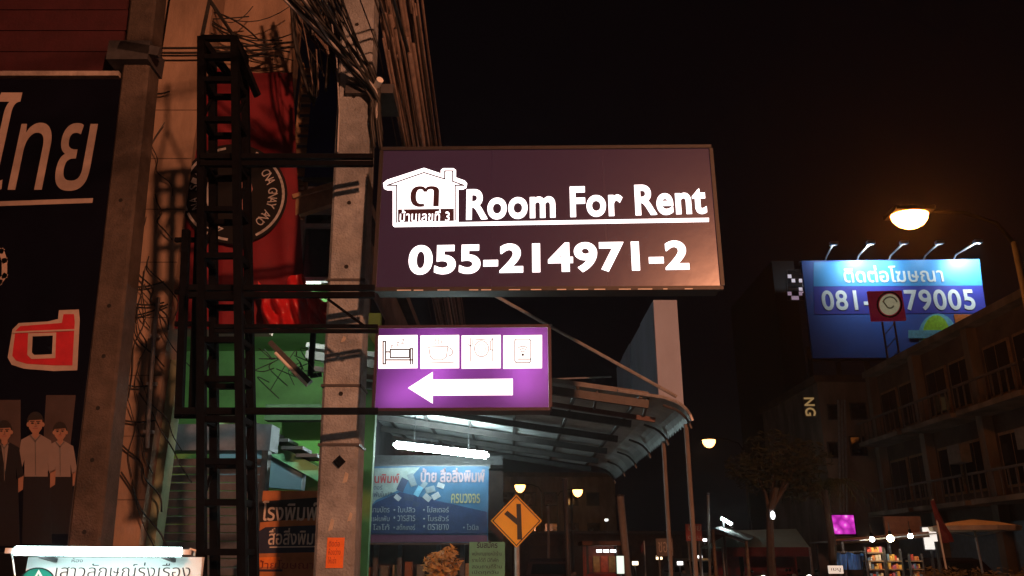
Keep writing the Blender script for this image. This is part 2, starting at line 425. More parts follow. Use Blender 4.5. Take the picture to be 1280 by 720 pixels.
# flat printed group portrait
sk = mat('print_skin', (.26, .14, .10), .6, .1, 8, 0); sh = mat('print_white_shirt', (.19, .155, .15), .6, .1, 6, 0)
hr = mat('print_hair', (.015, .012, .012), .6, .1, 8, 0); suit = mat('print_dark_suit', (.007, .006, .009), .6, .1, 8, 0)
bgp = mat('print_backdrop', (.05, .035, .035), .6, .3, 3, 0)
B.shape('portrait_backdrop', [(-50, 500), (26, 500), (26, 560), (-50, 570)], bgp, .0045)
B.shape('portrait_backdrop', [(58, 494), (95, 494), (88, 560), (54, 560)], bgp, .0045)
def man(cx, hy, s, shirt, trousers, lift):
    B.shape('printed_trousers', [(cx-15*s, hy+62*s), (cx+17*s, hy+62*s), (cx+20*s, hy+150*s), (cx-17*s, hy+150*s)], trousers, lift)
    B.shape('printed_shirt', [(cx-5*s, hy+13*s), (cx+5*s, hy+13*s), (cx+19*s, hy+21*s), (cx+25*s, hy+58*s), (cx+17*s, hy+62*s), (cx+15*s, hy+45*s), (cx+15*s, hy+66*s), (cx-14*s, hy+66*s), (cx-14*s, hy+44*s), (cx-18*s, hy+58*s), (cx-24*s, hy+56*s), (cx-18*s, hy+20*s)], shirt, lift+.002)
    B.shape('printed_arm', [(cx+18*s, hy+60*s), (cx+25*s, hy+57*s), (cx+24*s, hy+76*s), (cx+18*s, hy+80*s)], sk, lift+.002)
    B.shape('printed_neck', [(cx-4*s, hy+6*s), (cx+4*s, hy+6*s), (cx+4*s, hy+15*s), (cx, hy+19*s), (cx-4*s, hy+15*s)], sk, lift+.004)
    B.shape('printed_face', arc(cx, hy, 9*s, 12.5*s, 0, 330, 11), sk, lift+.006)
    B.shape('printed_hair', arc(cx, hy-2*s, 10.5*s, 13*s, -5, 185, 9) + [(cx-8*s, hy-4*s), (cx+8*s, hy-5*s)], hr, lift+.008)
    for q in (-3.7, 3.7):
        B.shape('printed_eye', arc(cx+q*s, hy-.5*s, 1.9*s, 1.1*s, 0, 300, 6), hr, lift+.008)
        B.part('printed_brow', line_mb(B, [(cx+(q-2.2)*s, hy-2.6*s), (cx+(q+2.2)*s, hy-2.8*s)], .007, lift+.008), hr)
        B.shape('printed_ear', arc(cx+q*2.55*s, hy+1*s, 1.8*s, 3*s, 0, 330, 7), sk, lift+.005)
    B.part('printed_nose', line_mb(B, [(cx+.4*s, hy), (cx+1.2*s, hy+3.6*s), (cx-1*s, hy+3.8*s)], .006, lift+.008), mat('print_skin_shade', (.13, .065, .045), .6))
    B.part('printed_collar', line_mb(B, [(cx-6*s, hy+15*s), (cx, hy+22*s), (cx+6*s, hy+15*s)], .01, lift+.009), mat('print_grey', (.1, .09, .09), .6))
    B.part('printed_placket', line_mb(B, [(cx, hy+22*s), (cx+.5*s, hy+64*s)], .006, lift+.009), mat('print_grey', (.1, .09, .09), .6))
    B.part('printed_mouth', line_mb(B, [(cx-3*s, hy+6*s), (cx+3*s, hy+6*s)], .006, lift+.008), mat('print_lip', (.25, .07, .06), .6), B.root)
man(76, 540, .85, sh, suit, .006); man(46, 530, 1.0, sh, suit, .016); man(8, 540, .95, suit, suit, .026)
B.shape('printed_shirt_front', [(4, 557), (13, 557), (9, 590)], sh, .031)

# ---- second concrete pole between board and column
def square_pole(name, label, base, w_, h_, lean, m, holes):
    t = thing(name, label, 'utility pole', base)
    top = Vector((base[0]+lean, base[1], base[2]+h_)); bot = Vector(base)
    n = 14; mbp = MB(); hw = w_/2; ch = w_*.08
    ring = [(-hw+ch, -hw), (hw-ch, -hw), (hw, -hw+ch), (hw, hw-ch), (hw-ch, hw), (-hw+ch, hw), (-hw, hw-ch), (-hw, -hw+ch)]
    for i in range(n+1):
        c = bot.lerp(top, i/n)
        mbp.v += [Vector((c.x+a, c.y+b_, c.z)) for a, b_ in ring]
    for i in range(n):
        for k in range(8):
            a, b_ = i*8+k, i*8+(k+1) % 8; mbp.f.append((a, b_, b_+8, a+8))
    mbp.f.append(tuple(reversed(range(8)))); mbp.f.append(tuple(n*8+k for k in range(8)))
    mbp.build('shaft', m, t)
    for z in holes:
        c = bot.lerp(top, (z-base[2])/h_)
        hm = MB(); hm.tube([(c.x, c.y-hw-.002, c.z), (c.x, c.y-hw+.01, c.z)], .02, 8); hm.build('bolt_hole', HOLE, t)
    return t, bot, top
pl = P(118, 640, 7.3)
zz = 9.5
pt = P(184, 20, 7.3); lean = (pt.x-pl.x)*(zz/(pt.z-pl.z)); b0 = (pl.x - lean*(pl.z-.14)/zz, 7.3, .14)
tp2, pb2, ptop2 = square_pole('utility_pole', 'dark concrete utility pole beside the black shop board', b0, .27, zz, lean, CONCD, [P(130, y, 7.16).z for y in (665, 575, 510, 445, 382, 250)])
MB().box(P(170, 75, 7.25), (.42, .36, .22)).build('clamp_collar', DARKM, tp2)
MB().beam(P(150, 58, 7.1), P(200, 66, 7.1), .06, .1).build('cross_bracket', DARKM, tp2)

# ---- centre concrete pole
CP_Y = 7.05
pl = P(422.5, 690, CP_Y); pt = P(449, 60, CP_Y); zz = 10.5
lean = (pt.x-pl.x)*(zz/(pt.z-pl.z)); b0 = (pl.x - lean*(pl.z-.14)/zz, CP_Y, .14)
tcp, pb1, ptop1 = square_pole('utility_pole', 'pale concrete utility pole left of the two lit signs', b0, .325, zz, lean, CONC, [P(430, y, CP_Y-.17).z for y in (492, 333, 253, 120, 30)])
MB().box(P(424, 577, CP_Y-.18), (.075, .012, .075), Matrix.Rotation(R(45), 3, 'Y')).build('diamond_bolt_plate', BLACKM, tcp)
fy = CP_Y-.1655
a, c = P(407, 710, fy), P(431, 672, fy)
fl = MB().span(a.x, c.x, fy-.006, fy-.003, a.z, c.z)
t = thing('flyer', 'small orange flyer pasted on the pale concrete pole', 'poster', (a.x, fy, a.z))
fl.build('paper', mat('orange_paper', (.75, .17, .03), .8, .15, 9, .05), t)
for k, w_ in enumerate((.8, .9, .6)):
    z = c.z - (k+.6)*(c.z-a.z)/3.6
    text_mb(('ติดต่อ', 'ห้องว่าง', 'ให้เช่า')[k], a.x+.015, a.x+.015+(c.x-a.x-.03)*w_, z-.03, z+.02, fy-.006, .0015).build('lettering', mat('flyer_ink', (.25, .03, .02), .8), t)
for y in (350, 482, 556):
    q = P(430, y, CP_Y-.16); q2_ = pb1.lerp(ptop1, (q.z-pb1.z)/(ptop1.z-pb1.z))
    MB().box((q2_.x, CP_Y, q.z), (.345, .345, .022)).build('strap', DARKM, tcp)
for (xa, ya, xb, yb) in ((428, 590, 436, 604), (410, 648, 418, 664), (434, 640, 441, 652), (426, 420, 433, 428)):
    a, c = P(xa, yb, fy), P(xb, ya, fy)
    MB().prism([(a.x, a.z), (c.x-.01, a.z+.01), (c.x, c.z-.015), (a.x+.02, c.z)], fy-.005, fy-.002).build('paper_scrap', mat('old_paper', (.42, .38, .33), .9, .2, 20, .1), tcp)
z = P(470, 112, CP_Y-.2)
MB().box((z.x-.06, CP_Y, z.z), (.46, .44, .1)).build('clamp_band', DARKM, tcp)
MB().tube([(z.x, CP_Y-.23, z.z), (z.x+.06, CP_Y-.34, z.z+.02)], .035, 8).build('insulator', WHITEP, tcp)

# ---- fat bundles of telephone cable on the centre pole
def sag(a, b, s, n=14):
    a, b = Vector(a), Vector(b)
    return [a.lerp(b, i/n) - Vector((0, 0, s*4*(i/n)*(1-i/n))) for i in range(n+1)]
t = thing('cable_bundle', 'thick sagging bundle of black cables running away from the pale pole', 'cables', P(500, 100, CP_Y))
for k in range(46):
    px = 474 + 46*((k % 13)/12.0); Ys = CP_Y-.25 + .5*rnd.random()
    a = P(px + rnd.uniform(-3, 3), 10+rnd.uniform(-60, 60), Ys)
    a.x = P(px, 60, Ys).x
    a2 = Vector((a.x+rnd.uniform(-.25, .12), 42, a.z - .6 + rnd.uniform(-.5, .4)))
    pts = sag(a, a2, .9 + rnd.uniform(0, .7), 20)
    back = Vector((a.x-.2+rnd.uniform(-.2, .2), -14, a.z+rnd.uniform(-.1, .3)))
    MB().tube(([p for p in sag(back, a, .7+.3*rnd.random(), 10)][:-1] if k % 7 == 0 else []) + pts, (.006, .009, .012, .02)[k % 4]+.006*rnd.random(), 6).build('cable', CABLEB if k % 5 else RUBBER, t, smooth=True)
t = thing('cable_bundle', 'black cables slanting down from top edge to the clamp on the pale pole', 'cables', P(420, 40, CP_Y-.3))
for k in range(18):
    e = P(468+rnd.uniform(-6, 6), 112+rnd.uniform(-14, 12), CP_Y-.25)
    s0 = P(350 + 80*k/18.0, -6, CP_Y-.9+rnd.uniform(-.2, .2)); q = s0 + (s0-e)*1.6
    mid = s0.lerp(e, .5) + Vector((rnd.uniform(-.06, .06), 0, rnd.uniform(-.08, .03)))
    MB().tube(cr([s0 + (s0-e)*.25, s0, mid, e, e+Vector((.02, .02, -.25)), e+Vector((.05, .1, -.5))]), .007+.01*rnd.random(), 6).build('cable', GALV if k % 6 == 0 else RUBBER, t, smooth=True)
t = thing('cable_bundle', 'dark hank of drop wires hanging left of the pale pole', 'cables', P(400, 60, CP_Y+.2))
for k in range(22):
    s0 = P(352+68*rnd.random(), -40, CP_Y+.25+.3*rnd.random()); e = P(378+46*rnd.random(), 30+100*rnd.random(), CP_Y+.2+.3*rnd.random())
    mid = s0.lerp(e, .5)+Vector((rnd.uniform(-.1, .1), 0, -.1))
    d_ = Vector((rnd.uniform(-.05, .05), 0, 0))
    MB().tube(cr([s0, mid, e, e.lerp(s0, .12)+Vector((.05, .02, -.16))+d_, e.lerp(s0, .4)+Vector((.1, .03, -.1))+d_]), .006+.012*rnd.random(), 5).build('cable', RUBBER if k % 5 else CABLEB, t)
# long drop beside the pole edge
t = thing('drop_cable', 'single pale cable hanging down left edge of the pale pole', 'cable', P(424, 100, CP_Y-.15))
MB().tube([P(415, 30, CP_Y-.1), P(421, 75, CP_Y-.18), P(424, 140, CP_Y-.19), P(422, 190, CP_Y-.19)], .008, 5).build('cable', GALV, t)
# tangles round the column and poles
t = thing('wire_tangle', 'loose thin black wires looped over the peach column', 'wires', P(180, 450, Yw-.5))
for k in range(26):
    y0 = rnd.uniform(150, 620); x0 = 215 - 72*y0/700 - 20 + rnd.uniform(-14, 30)
    pts = []; ang = rnd.uniform(55, 125); L_ = rnd.uniform(60, 190)
    for i in range(6):
        pts.append(P(x0 + (i/5)*L_*math.cos(R(ang)) + rnd.uniform(-7, 7), y0 + (i/5)*L_*math.sin(R(ang)), Yw-.40-rnd.random()*.08))
    MB().tube(cr(pts), .005+.004*rnd.random(), 4).build('wire', RUBBER, t)
for (xa, ya, xb, yb) in ((150, 356, 205, 352), (155, 375, 205, 378), (150, 395, 210, 380), (150, 477, 190, 480), (140, 520, 195, 525), (182, 113, 212, 114)):
    MB().tube(sag(P(xa, ya, Yw-.42), P(xb, yb, Yw-.42), .04, 6), .01, 5).build('wire', RUBBER, t)
t = thing('wire_tangle', 'thin black wires looping across the peach wall above the red banner', 'wires', P(330, 50, Yw-.2))
for k in range(13):
    a = P(rnd.uniform(215, 300), rnd.uniform(-10, 70), Yw-.3); c = P(rnd.uniform(310, 372), rnd.uniform(0, 80), Yw-.3)
    MB().tube(sag(a, c, rnd.uniform(-.1, .3), 8), .006+.005*rnd.random(), 4).build('wire', RUBBER, t)
for y in (60, 66):
    MB().tube(sag(P(196, y, Yw-.5), P(372, y-8, Yw-.5), .03, 6), .014, 5).build('wire', RUBBER, t)
t = thing('conduit_pipe', 'thin grey conduit running up right edge of the peach column', 'pipe', P(188, 560, Yw-.45))
MB().tube([P(184, 560, Yw-.45), P(187, 500, Yw-.45), P(194, 405, Yw-.45), P(198, 372, Yw-.45)], .022, 8).build('pipe', GALV, t, smooth=True)
for y in (420, 480, 540): MB().box(P(195-(y-405)*.065, y, Yw-.43), (.09, .06, .03)).build('bracket', GALV, t)

# ---- red vertical banner with round black emblem
bx0, bx1 = 213, 372
B = Board('hanging_banner', 'red cloth banner with a round black emblem behind the steel tower', 'banner', 214, 86, 412, Yw-.25, 376, 96, 412, Yw-.25)
redb = mat('red_banner_cloth', (.13, .004, .012), .8, .2, 3, .1)
x0, x1 = B.at(206, 410)[0], B.at(382, 410)[0]; xt0, xt1 = B.at(219, 88)[0], B.at(365, 88)[0]
ze, zs = B.at(300, 411)[1], B.at(300, 88)[1]
mbn = MB(); nx, nz = 40, 16
for j in range(nz+1):
    v = j/nz
    for i in range(nx+1):
        u = i/nx; xa = x0+(xt0-x0)*v; xb = x1+(xt1-x1)*v
        fold = .035*math.sin(u*26+v*1.5)*(1-.55*v)*(1 if u < .45 or u > .8 else .5) + .02*math.sin(u*9-v*7)
        mbn.v.append(Vector((xa+(xb-xa)*u, fold, ze+(zs-ze)*v + .03*math.sin(u*7)*v)))
for j in range(nz):
    for i in range(nx):
        a = j*(nx+1)+i; mbn.f.append((a, a+1, a+nx+2, a+nx+1))
B.part('cloth', mbn, redb).data.polygons.foreach_set('use_smooth', [True]*(nx*nz))
blk = mat('emblem_black', (.004, .004, .005), .95, .2, 4, 0); grey = mat('emblem_grey', (.4, .4, .42), .6, .2, 4, 0)
B.part('emblem_disc', MB().prism(B.poly(arc(294, 246, 67, 62, 0, 351, 40)), -.075, -.07), blk)
for a0, a1 in ((-62, 62), (100, 150), (160, 200), (206, 232), (238, 262)):
    B.part('emblem_ring', line_mb(B, arc(294, 246, 62, 57, a0, a1, max(4, int(abs(a1-a0)/6))), .028, .078), grey)
B.shape('emblem_figure', [(262, 232), (272, 226), (272, 272), (264, 268), (259, 250)], grey, .078)
B.shape('emblem_figure', [(298, 216), (312, 214), (318, 240), (304, 280), (297, 276)], mat('emblem_dusk_pink', (.3, .16, .16), .6), .078)
B.part('emblem_stroke', line_mb(B, [(297, 222), (306, 230), (316, 246)], .02, .081), blk)
def arc_text(body, cx, cy, rx, ry, a0, a1, hgt, m):
    mbx = MB(); n = len(body)
    for i, ch in enumerate(body):
        if ch == ' ': continue
        a = a0+(a1-a0)*i/max(1, n-1)
        px, py = cx+rx*math.cos(R(a)), cy-ry*math.sin(R(a)); x, z = B.at(px, py)
        sub = text_mb(ch, -hgt*.35, hgt*.35, -hgt/2, hgt/2, 0, .002)
        rot = Matrix.Rotation(R(a-90), 3, 'Y').inverted() if False else Matrix.Rotation(-R(a-90), 3, 'Y')
        k = len(mbx.v); mbx.v += [rot @ q + Vector((x, -.078, z)) for q in sub.v]; mbx.f += [tuple(k+j for j in f) for f in sub.f]
    return mbx
B.part('emblem_lettering', arc_text('CNA GNAY ANO', 294, 246, 49, 46, 35, -48, .1, grey), grey)
B.part('emblem_lettering', arc_text('54', 294, 246, 50, 46, 238, 250, .11, grey), grey)
B.part('emblem_lettering', arc_text('NA SIAM', 294, 246, 50, 46, 200, 140, .09, grey), grey)
# red cloth heap beneath, tied to arms
t = thing('red_cloth', 'crumpled shiny red cloth bunched under the dark window', 'cloth', P(380, 400, Yw-.45))
mbn = MB(); nx, nz = 30, 10
for j in range(nz+1):
    for i in range(nx+1):
        u, v = i/nx, j/nz; top = 355 + 12*math.sin(u*9) + (10 if u > .6 else 0)
        q = P(326+92*u, 410-(410-top)*v, Yw-.45); q.y += .06*math.sin(u*31+v*5)+.05*math.sin(v*11+u*13)
        mbn.v.append(q)
for j in range(nz):
    for i in range(nx):
        a = j*(nx+1)+i; mbn.f.append((a, a+1, a+nx+2, a+nx+1))
mbn.build('cloth', mat('red_satin', (.4, .015, .02), .35, .2, 6, .05), t, smooth=True)

# ---- green stair well under the wall
YG = 12.0
gm = mat('green_wall_paint', (.11, .27, .07), .7, .2, 2, .15, dirt=.25)
gl = mat('pale_green_paint_edge', (.16, .44, .24), .7, .15, 3, .15)
t = thing('stair_well', 'green painted stair well under the red banner', 'stairs', P(330, 500, YG))
MB().span(P(150, 500, YG).x, P(470, 500, YG).x, YG, YG+.15, .14, zb+1.2).build('back_wall', gm, t)
MB().span(P(150, 500, YG).x-.1, P(150, 500, YG).x-.003, Yw+.31, YG+.15, .14, zb+1.2).build('side_wall', gm, t)
MB().span(P(150, 500, YG).x, P(470, 500, YG).x, Yw+.31, YG-.003, zb+.6, zb+.75).build('ceiling', gm, t)
ys = 10.2
def wprism(pts, Y, d): return MB().prism([(P(x, y, Y).x, P(x, y, Y).z) for x, y in pts], Y, Y+d)
wprism([(262, 515), (320, 541), (402, 586), (402, 604), (318, 558), (262, 530)], ys, .25).build('stringer', gl, t)
wprism([(262, 530.5), (318, 558.5), (378, 592), (376, 612), (318, 608), (262, 590)], ys+.05, .2).build('soffit_panel', mat('blue_grey_panel', (.13, .24, .32), .6, .15, 2, .1), t)
wprism([(352, 520), (404, 520), (404, 583), (352, 556)], ys+.6, .1).build('landing_panel', mat('bright_green_paint', (.13, .42, .08), .7, .15, 2, .1), t)
MB().span(P(322, 515, ys).x, P(410, 515, ys).x, ys+.3, ys+.5, P(360, 520, ys).z, P(360, 500, ys).z).build('landing_beam', mat('dark_green_beam', (.05, .1, .05), .8), t)
for k in range(7):
    a = P(275+18*k, 512+9.5*k, ys-.1)
    MB().box((a.x, ys+.15, a.z), (.26, .5, .04)).build('tread', DARKM, t)
o = thing('shutter', 'dark blue grey rolling shutter behind the foot of the steel tower', 'shutter', P(275, 700, 9.4))
sm = mat('shutter_steel', (.13, .15, .18), .5, .25, 6, .1, metal=.3)
zt_ = P(275, 575, 9.4).z; xa, xb = P(196, 640, 9.4).x, P(322, 640, 9.4).x
k = 0; z = .16
while z < zt_:
    MB().box(((xa+xb)/2, 9.4+.006*(k % 2), z+.045), (xb-xa, .025, .078), Matrix.Rotation(R(12), 3, 'X')).build('slat', sm, o)
    z += .09; k += 1
for x in (xa-.04, xb+.04): MB().span(x-.035, x+.035, 9.34, 9.48, .14, zt_+.1).build('guide_rail', DARKM, o)
MB().span(xa-.08, xb+.08, 9.36, 9.7, zt_+.105, zt_+.4).build('roller_box', sm, o)
tube_lamp('assumed unseen fluorescent tube on the stair well ceiling behind the red banner', Vector((P(270, 420, 9.05).x, 9.05, zb+.40)), Vector((P(395, 420, 9.05).x, 9.05, zb+.40)), .04, Vector((0, 0, 1)), glowm('assumed_stair_tube_glow', (.85, 1, .9), 120))  # unseen tube, assumed from the lit green walls and added to light them
# old tilted lamp with a nest of wires
o = thing('old_lamp', 'unlit tilted lamp batten tangled in wires beneath the steel arms', 'lamp', P(365, 460, 8.0))
MB().beam(P(338, 428, 8.0), P(388, 478, 8.0), .07, .05).build('batten', DARKM, o)
MB().tube([P(344, 441, 7.95), P(384, 482, 7.95)], .016, 8).build('dead_tube', WHITEP, o)
MB().beam(P(392, 412, 8.0), P(388, 470, 8.0), .05).build('hanger', BLACKM, o)
MB().beam(P(388, 470, 8.0), P(402, 468, 8.0), .04).build('hanger_foot', BLACKM, o)
for k in range(16):
    a = P(rnd.uniform(330, 395), rnd.uniform(425, 480), 8.0)
    MB().tube(cr([a, a+Vector((rnd.uniform(-.15, .15), rnd.uniform(-.05, .05), rnd.uniform(-.1, .05))), a+Vector((rnd.uniform(-.3, .2), rnd.uniform(-.1, .1), rnd.uniform(-.35, .1)))]), .005, 4).build('wire', RUBBER, o)

# ---- orange printing shop board
B = Board('printing_sign', 'weathered orange and navy printing shop board behind the pale pole', 'sign', 317, 614, 740, 8.4, 410, 613, 740, 8.4)
B.part('panel', MB().span(0, B.w, 0, .05, 0, B.h), mat('orange_board', (.5, .2, .07), .7, .25, 5, .1, dirt=.3))
navy = mat('navy_print', (.012, .02, .05), .6, .2, 6, 0)
B.shape('black_band', [(324, 627), (408, 621), (408, 646), (324, 653)], mat('black_print', (.01, .01, .012), .6, .2, 6, 0), .003)
B.shape('navy_band', [(317, 668), (332, 659), (408, 656), (408, 690), (317, 692)], navy, .003)
cw = mat('pale_print', (.55, .5, .45), .6, .15, 12, 0)
B.text('lettering', 'โรงพิมพ์', 328, 626, 397, 651, cw, .007, .012)
B.text('lettering', 'สื่อสิ่งพิมพ์', 336, 660, 404, 681, cw, .007, .012)
B.part('underline', line_mb(B, [(338, 684), (408, 683)], .012, .006), cw)
B.shape('orange_band', [(318, 697), (350, 696), (350, 708), (318, 709)], mat('bright_orange_print', (.7, .2, .03), .7, .2, 6, 0), .003)
B.text('lettering', 'ป้ายโฆษณา', 322, 700, 392, 711, mat('dark_red_print', (.2, .03, .02), .6), .007, 0)
B.part('underline', line_mb(B, [(320, 713), (352, 713)], .02, .006), navy)

# ================================================================== STEEL TOWER WITH ARMS
TY = 6.05
tw = thing('steel_tower', 'black welded lattice tower carrying the two lit signs', 'tower', (P(280, 650, TY).x, TY, .14))
nl, nr = P(252, 560, TY).x, P(301, 560, TY).x
dp = .27; zt_ = P(275, 47, TY).z
lg = {}
topshift = P(252, 48, TY).x - nl
for key, x, y in (('a', nl, TY), ('b', nr, TY), ('c', nl, TY+dp), ('d', nr, TY+dp)):
    z5 = P(254, 560, TY).z; sl = topshift/(zt_-z5)
    lg[key] = (Vector((x-sl*(z5-.14), y, .14)), Vector((x+topshift, y, zt_)))
    MB().beam(*lg[key], .06).build('leg', BLACKM, tw)
def lp(k, z): a, c = lg[k]; return a.lerp(c, (z-a.z)/(c.z-a.z))
rz_ = [P(280, y, TY).z for y in (690, 628, 577, 524, 474, 425, 372, 320, 262, 205, 150, 100, 72, 48)]
for i, z in enumerate(rz_):
    for a, c in (('a', 'b'), ('c', 'd'), ('a', 'c'), ('b', 'd')):
        if i in (1, 3, 5, 7) and a == 'c': continue
        MB().beam(lp(a, z), lp(c, z), .045).build('rung', BLACKM, tw)
for i in range(len(rz_)-1):
    if i % 2 == 0: MB().beam(lp('b', rz_[i]), lp('d', rz_[i+1]), .022).build('brace', BLACKM, tw)
    else: MB().beam(lp('d', rz_[i]), lp('b', rz_[i+1]), .022).build('brace', BLACKM, tw)
    if i % 3 == 1: MB().beam(lp('a', rz_[i]), lp('c', rz_[i+1]), .022).build('brace', BLACKM, tw)
MB().beam(lp('b', rz_[-1])+Vector((0, 0, -.02)), P(322, 120, TY+.2), .07, .03).build('gusset', BLACKM, tw)
MB().beam(lp('a', rz_[-1]), lp('d', rz_[-3]), .05).build('brace', BLACKM, tw)
for x in (.05, -.05):
    MB().tube([lp('a', zt_) if x > 0 else lp('b', zt_), P(262, 0, TY+.1), P(262, -60, TY+.1)], .018, 6).build('guy_wire', RUBBER, tw)
# pair of slim uprights left of the tower, tied to it
up_ = thing('steel_trestle', 'slim black upright frame welded at left of the steel tower', 'frame', P(232, 520, TY+.15))
for px0, px1 in ((224, 233), (241, 249)):
    MB().beam(P(px0, 522, TY+.15), P(px1, 288, TY+.15), .055).build('upright', BLACKM, up_)
for y in (520, 405, 365, 300):
    MB().beam(P(219, y, TY+.17), P(262, y, TY+.17), .035).build('rail', BLACKM, up_)
def arm(y, xl, xr, dy, th, two=True):
    Ya = TY-.03
    t = thing('sign_arm', '', 'bracket', P(xl, y, Ya), group=None)
    for k in ((0, 1) if two else (0,)):
        a = P(xl, y+k*dy, Ya); c = P(xr, y+k*dy, Ya)
        c.z = a.z + (c.z-a.z)*1.0
        MB().beam(a, P(xr-4, y+k*dy, 6.48), th, th).build('rail', BLACKM, t)
    return t
arm(196, 250, 470, 9, .045)['label'] = 'topmost double black arm from tower to the top of the big sign'
arm(360, 236, 472, 9, .045)['label'] = 'double black arm at the bottom edge of the big sign'
arm(408, 268, 476, 6, .03)['label'] = 'thin double black arm at the top edge of the arrow sign'
arm(514, 219, 476, 4, .05, False)['label'] = 'single black arm under the arrow sign reaching left past the tower'
t = thing('tie_wire', 'short black stay slanting between arms across the pale pole', 'stay', P(420, 370, TY))
MB().beam(P(410, 374, 6.3), P(456, 408, 6.3), .02).build('rod', BLACKM, t)

# ================================================================== BIG ROOM FOR RENT SIGN
B = Board('lit_sign', 'large purple black lightbox sign for rooms with a phone number', 'sign', 467, 187, 362, 6.5, 904, 181.5, 361.5, 6.2)
BIG = B
film = mat('dark_purple_film', (.016, .008, .016), .25, .12, 1.5, .03, emit=(.30, .12, .21), estr=.085, spec=.6)
B.part('face', MB().span(.02, B.w-.02, 0, .02, .02, B.h-.02), film)
cas = mat('sign_casing', (.02, .017, .018), .5, .3, 8, .1)
B.part('casing', MB().span(.012, B.w-.012, .022, .24, .012, B.h-.012), cas)
for (a, c, d, e) in ((0, B.w, -.012, .022), (0, B.w, B.h-.022, B.h+.01), (-.012, .02, .025, B.h-.025), (B.w-.02, B.w+.012, .025, B.h-.025)):
    B.part('frame', MB().span(a, c, -.014, .03, d, e), cas)
dk = mat('dark_sign_print', (.05, .02, .045), .4, .1, 4, 0)
B.text('lettering', 'Room For Rent', 583, 236, 883, 274.5, LETTERLIT, .006, .030, 1.06, rise=6)
B.text('lettering', '055-214971-2', 511, 306, 861, 343.5, LETTERLIT, .006, .036, 1.06, rise=4.5)
house = [(479, 229), (484, 225), (530, 210), (551, 217), (551, 213), (554, 210.5), (567, 210.5), (570, 213), (570, 222), (581, 226), (584, 229.5), (583, 235), (579, 237), (573, 237), (573, 278), (886, 272.5), (886, 277.5), (493, 284), (491, 282), (491, 238), (484, 238), (480, 236)]
B.shape('house_emblem', house, LETTERLIT, .004)
B.part('house_line', line_mb(B, [(484, 232), (530, 216), (556, 224), (556, 214), (566, 214), (566, 227), (580, 232), (569, 232), (569, 275)], .012, .006), dk)
B.part('house_line', line_mb(B, [(484, 232), (496, 232), (496, 278)], .012, .006), dk)
B.shape('house_band', [(497.5, 262), (567.5, 261), (567.5, 276.5), (497.5, 278)], dk, .006)
B.text('house_numeral', '๓', 513, 233, 549, 259, dk, .0075, 0)
B.text('lettering', 'บ้านเลขที่ 3', 500, 262.5, 562, 277.5, LETTERLIT, .009, .008, 1.05)
for x in (B.w*.335, B.w*.67):
    B.part('film_seam', MB().span(x, x+.012, -.0006, .001, .03, B.h-.03), mat('film_seam_purple', (.012, .006, .013), .35, .1, 3, 0, emit=(.30, .11, .27), estr=.06))
for k in range(14):
    x = .2+k*(B.w-.5)/13+rnd.uniform(-.05, .05); B.part('paint_flake', MB().span(x, x+rnd.uniform(.03, .12), -.016, -.0145, -.01, -.002), WHITEP)

# ================================================================== ARROW SIGN (a real lightbox: tubes behind a translucent face)
B = Board('lit_sign', 'small bright purple lightbox sign with white arrow and four room icons', 'sign', 466.5, 409, 512, 6.5, 688, 407, 511.5, 6.28)
pm = bpy.data.materials.new('purple_translucent_film'); pm.use_nodes = True
nt = pm.node_tree; nt.nodes.clear()
to = nt.nodes.new('ShaderNodeOutputMaterial'); tr = nt.nodes.new('ShaderNodeBsdfTranslucent'); tr.inputs[0].default_value = (.30, .07, .38, 1)
gs = nt.nodes.new('ShaderNodeBsdfGlossy'); gs.inputs['Roughness'].default_value = .4; mx = nt.nodes.new('ShaderNodeMixShader'); mx.inputs[0].default_value = .04
nt.links.new(tr.outputs[0], mx.inputs[1]); nt.links.new(gs.outputs[0], mx.inputs[2]); nt.links.new(mx.outputs[0], to.inputs[0])
B.part('face', MB().quad((.014, 0, .014), (B.w-.014, 0, .014), (B.w-.014, 0, B.h-.014), (.014, 0, B.h-.014)), pm)
bx = MB(); bw, bh, bd_ = B.w-.012, B.h-.012, .2
bx.quad((.012, bd_, .012), (bw, bd_, .012), (bw, bd_, bh), (.012, bd_, bh))
bx.quad((.012, .002, .012), (bw, .002, .012), (bw, bd_, .012), (.012, bd_, .012)); bx.quad((.012, .002, bh), (bw, .002, bh), (bw, bd_, bh), (.012, bd_, bh))
bx.quad((.012, .002, .012), (.012, bd_, .012), (.012, bd_, bh), (.012, .002, bh)); bx.quad((bw, .002, .012), (bw, bd_, .012), (bw, bd_, bh), (bw, .002, bh))
B.part('casing', bx, mat('white_box_lining', (.8, .8, .8), .7, .05, 3, 0))
TUBEM = glowm('signbox_tube_glow', (1, .95, 1), 6.2)
for (x0, z0, x1, z1) in ((.09, .04, .36, .2), (.5, .09, .5, B.h-.1), (B.w-.22, .08, B.w-.22, B.h-.08)):
    B.part('tube', MB().tube([(x0, .13, z0), (x1, .13, z1)], .022, 8), TUBEM)
cas2 = mat('dark_purple_casing', (.03, .012, .03), .5, .2, 8, .1)
for (a, c, d, e) in ((0, B.w, -.012, .012), (0, B.w, B.h-.012, B.h+.01), (-.012, .012, .014, B.h-.014), (B.w-.012, B.w+.014, .014, B.h-.014)):
    B.part('frame', MB().span(a, c, -.012, .21, d, e), cas2)
WL = glowm('lit_white_panel', (1, 1, 1), 1.5)
for (a, c) in ((473, 522), (525.5, 574), (577, 626), (629, 677.5)):
    B.shape('icon_panel', [(a, 419.5), (c, 418.8), (c, 460.4), (a, 461)], WL, .003)
ik = mat('icon_grey_line', (.02, .02, .02), .6, .1, 5, 0)
lw = .011
bed = line_mb(B, [(479, 427), (482, 427), (482, 455), (479, 455), (479, 427)], lw, .005)
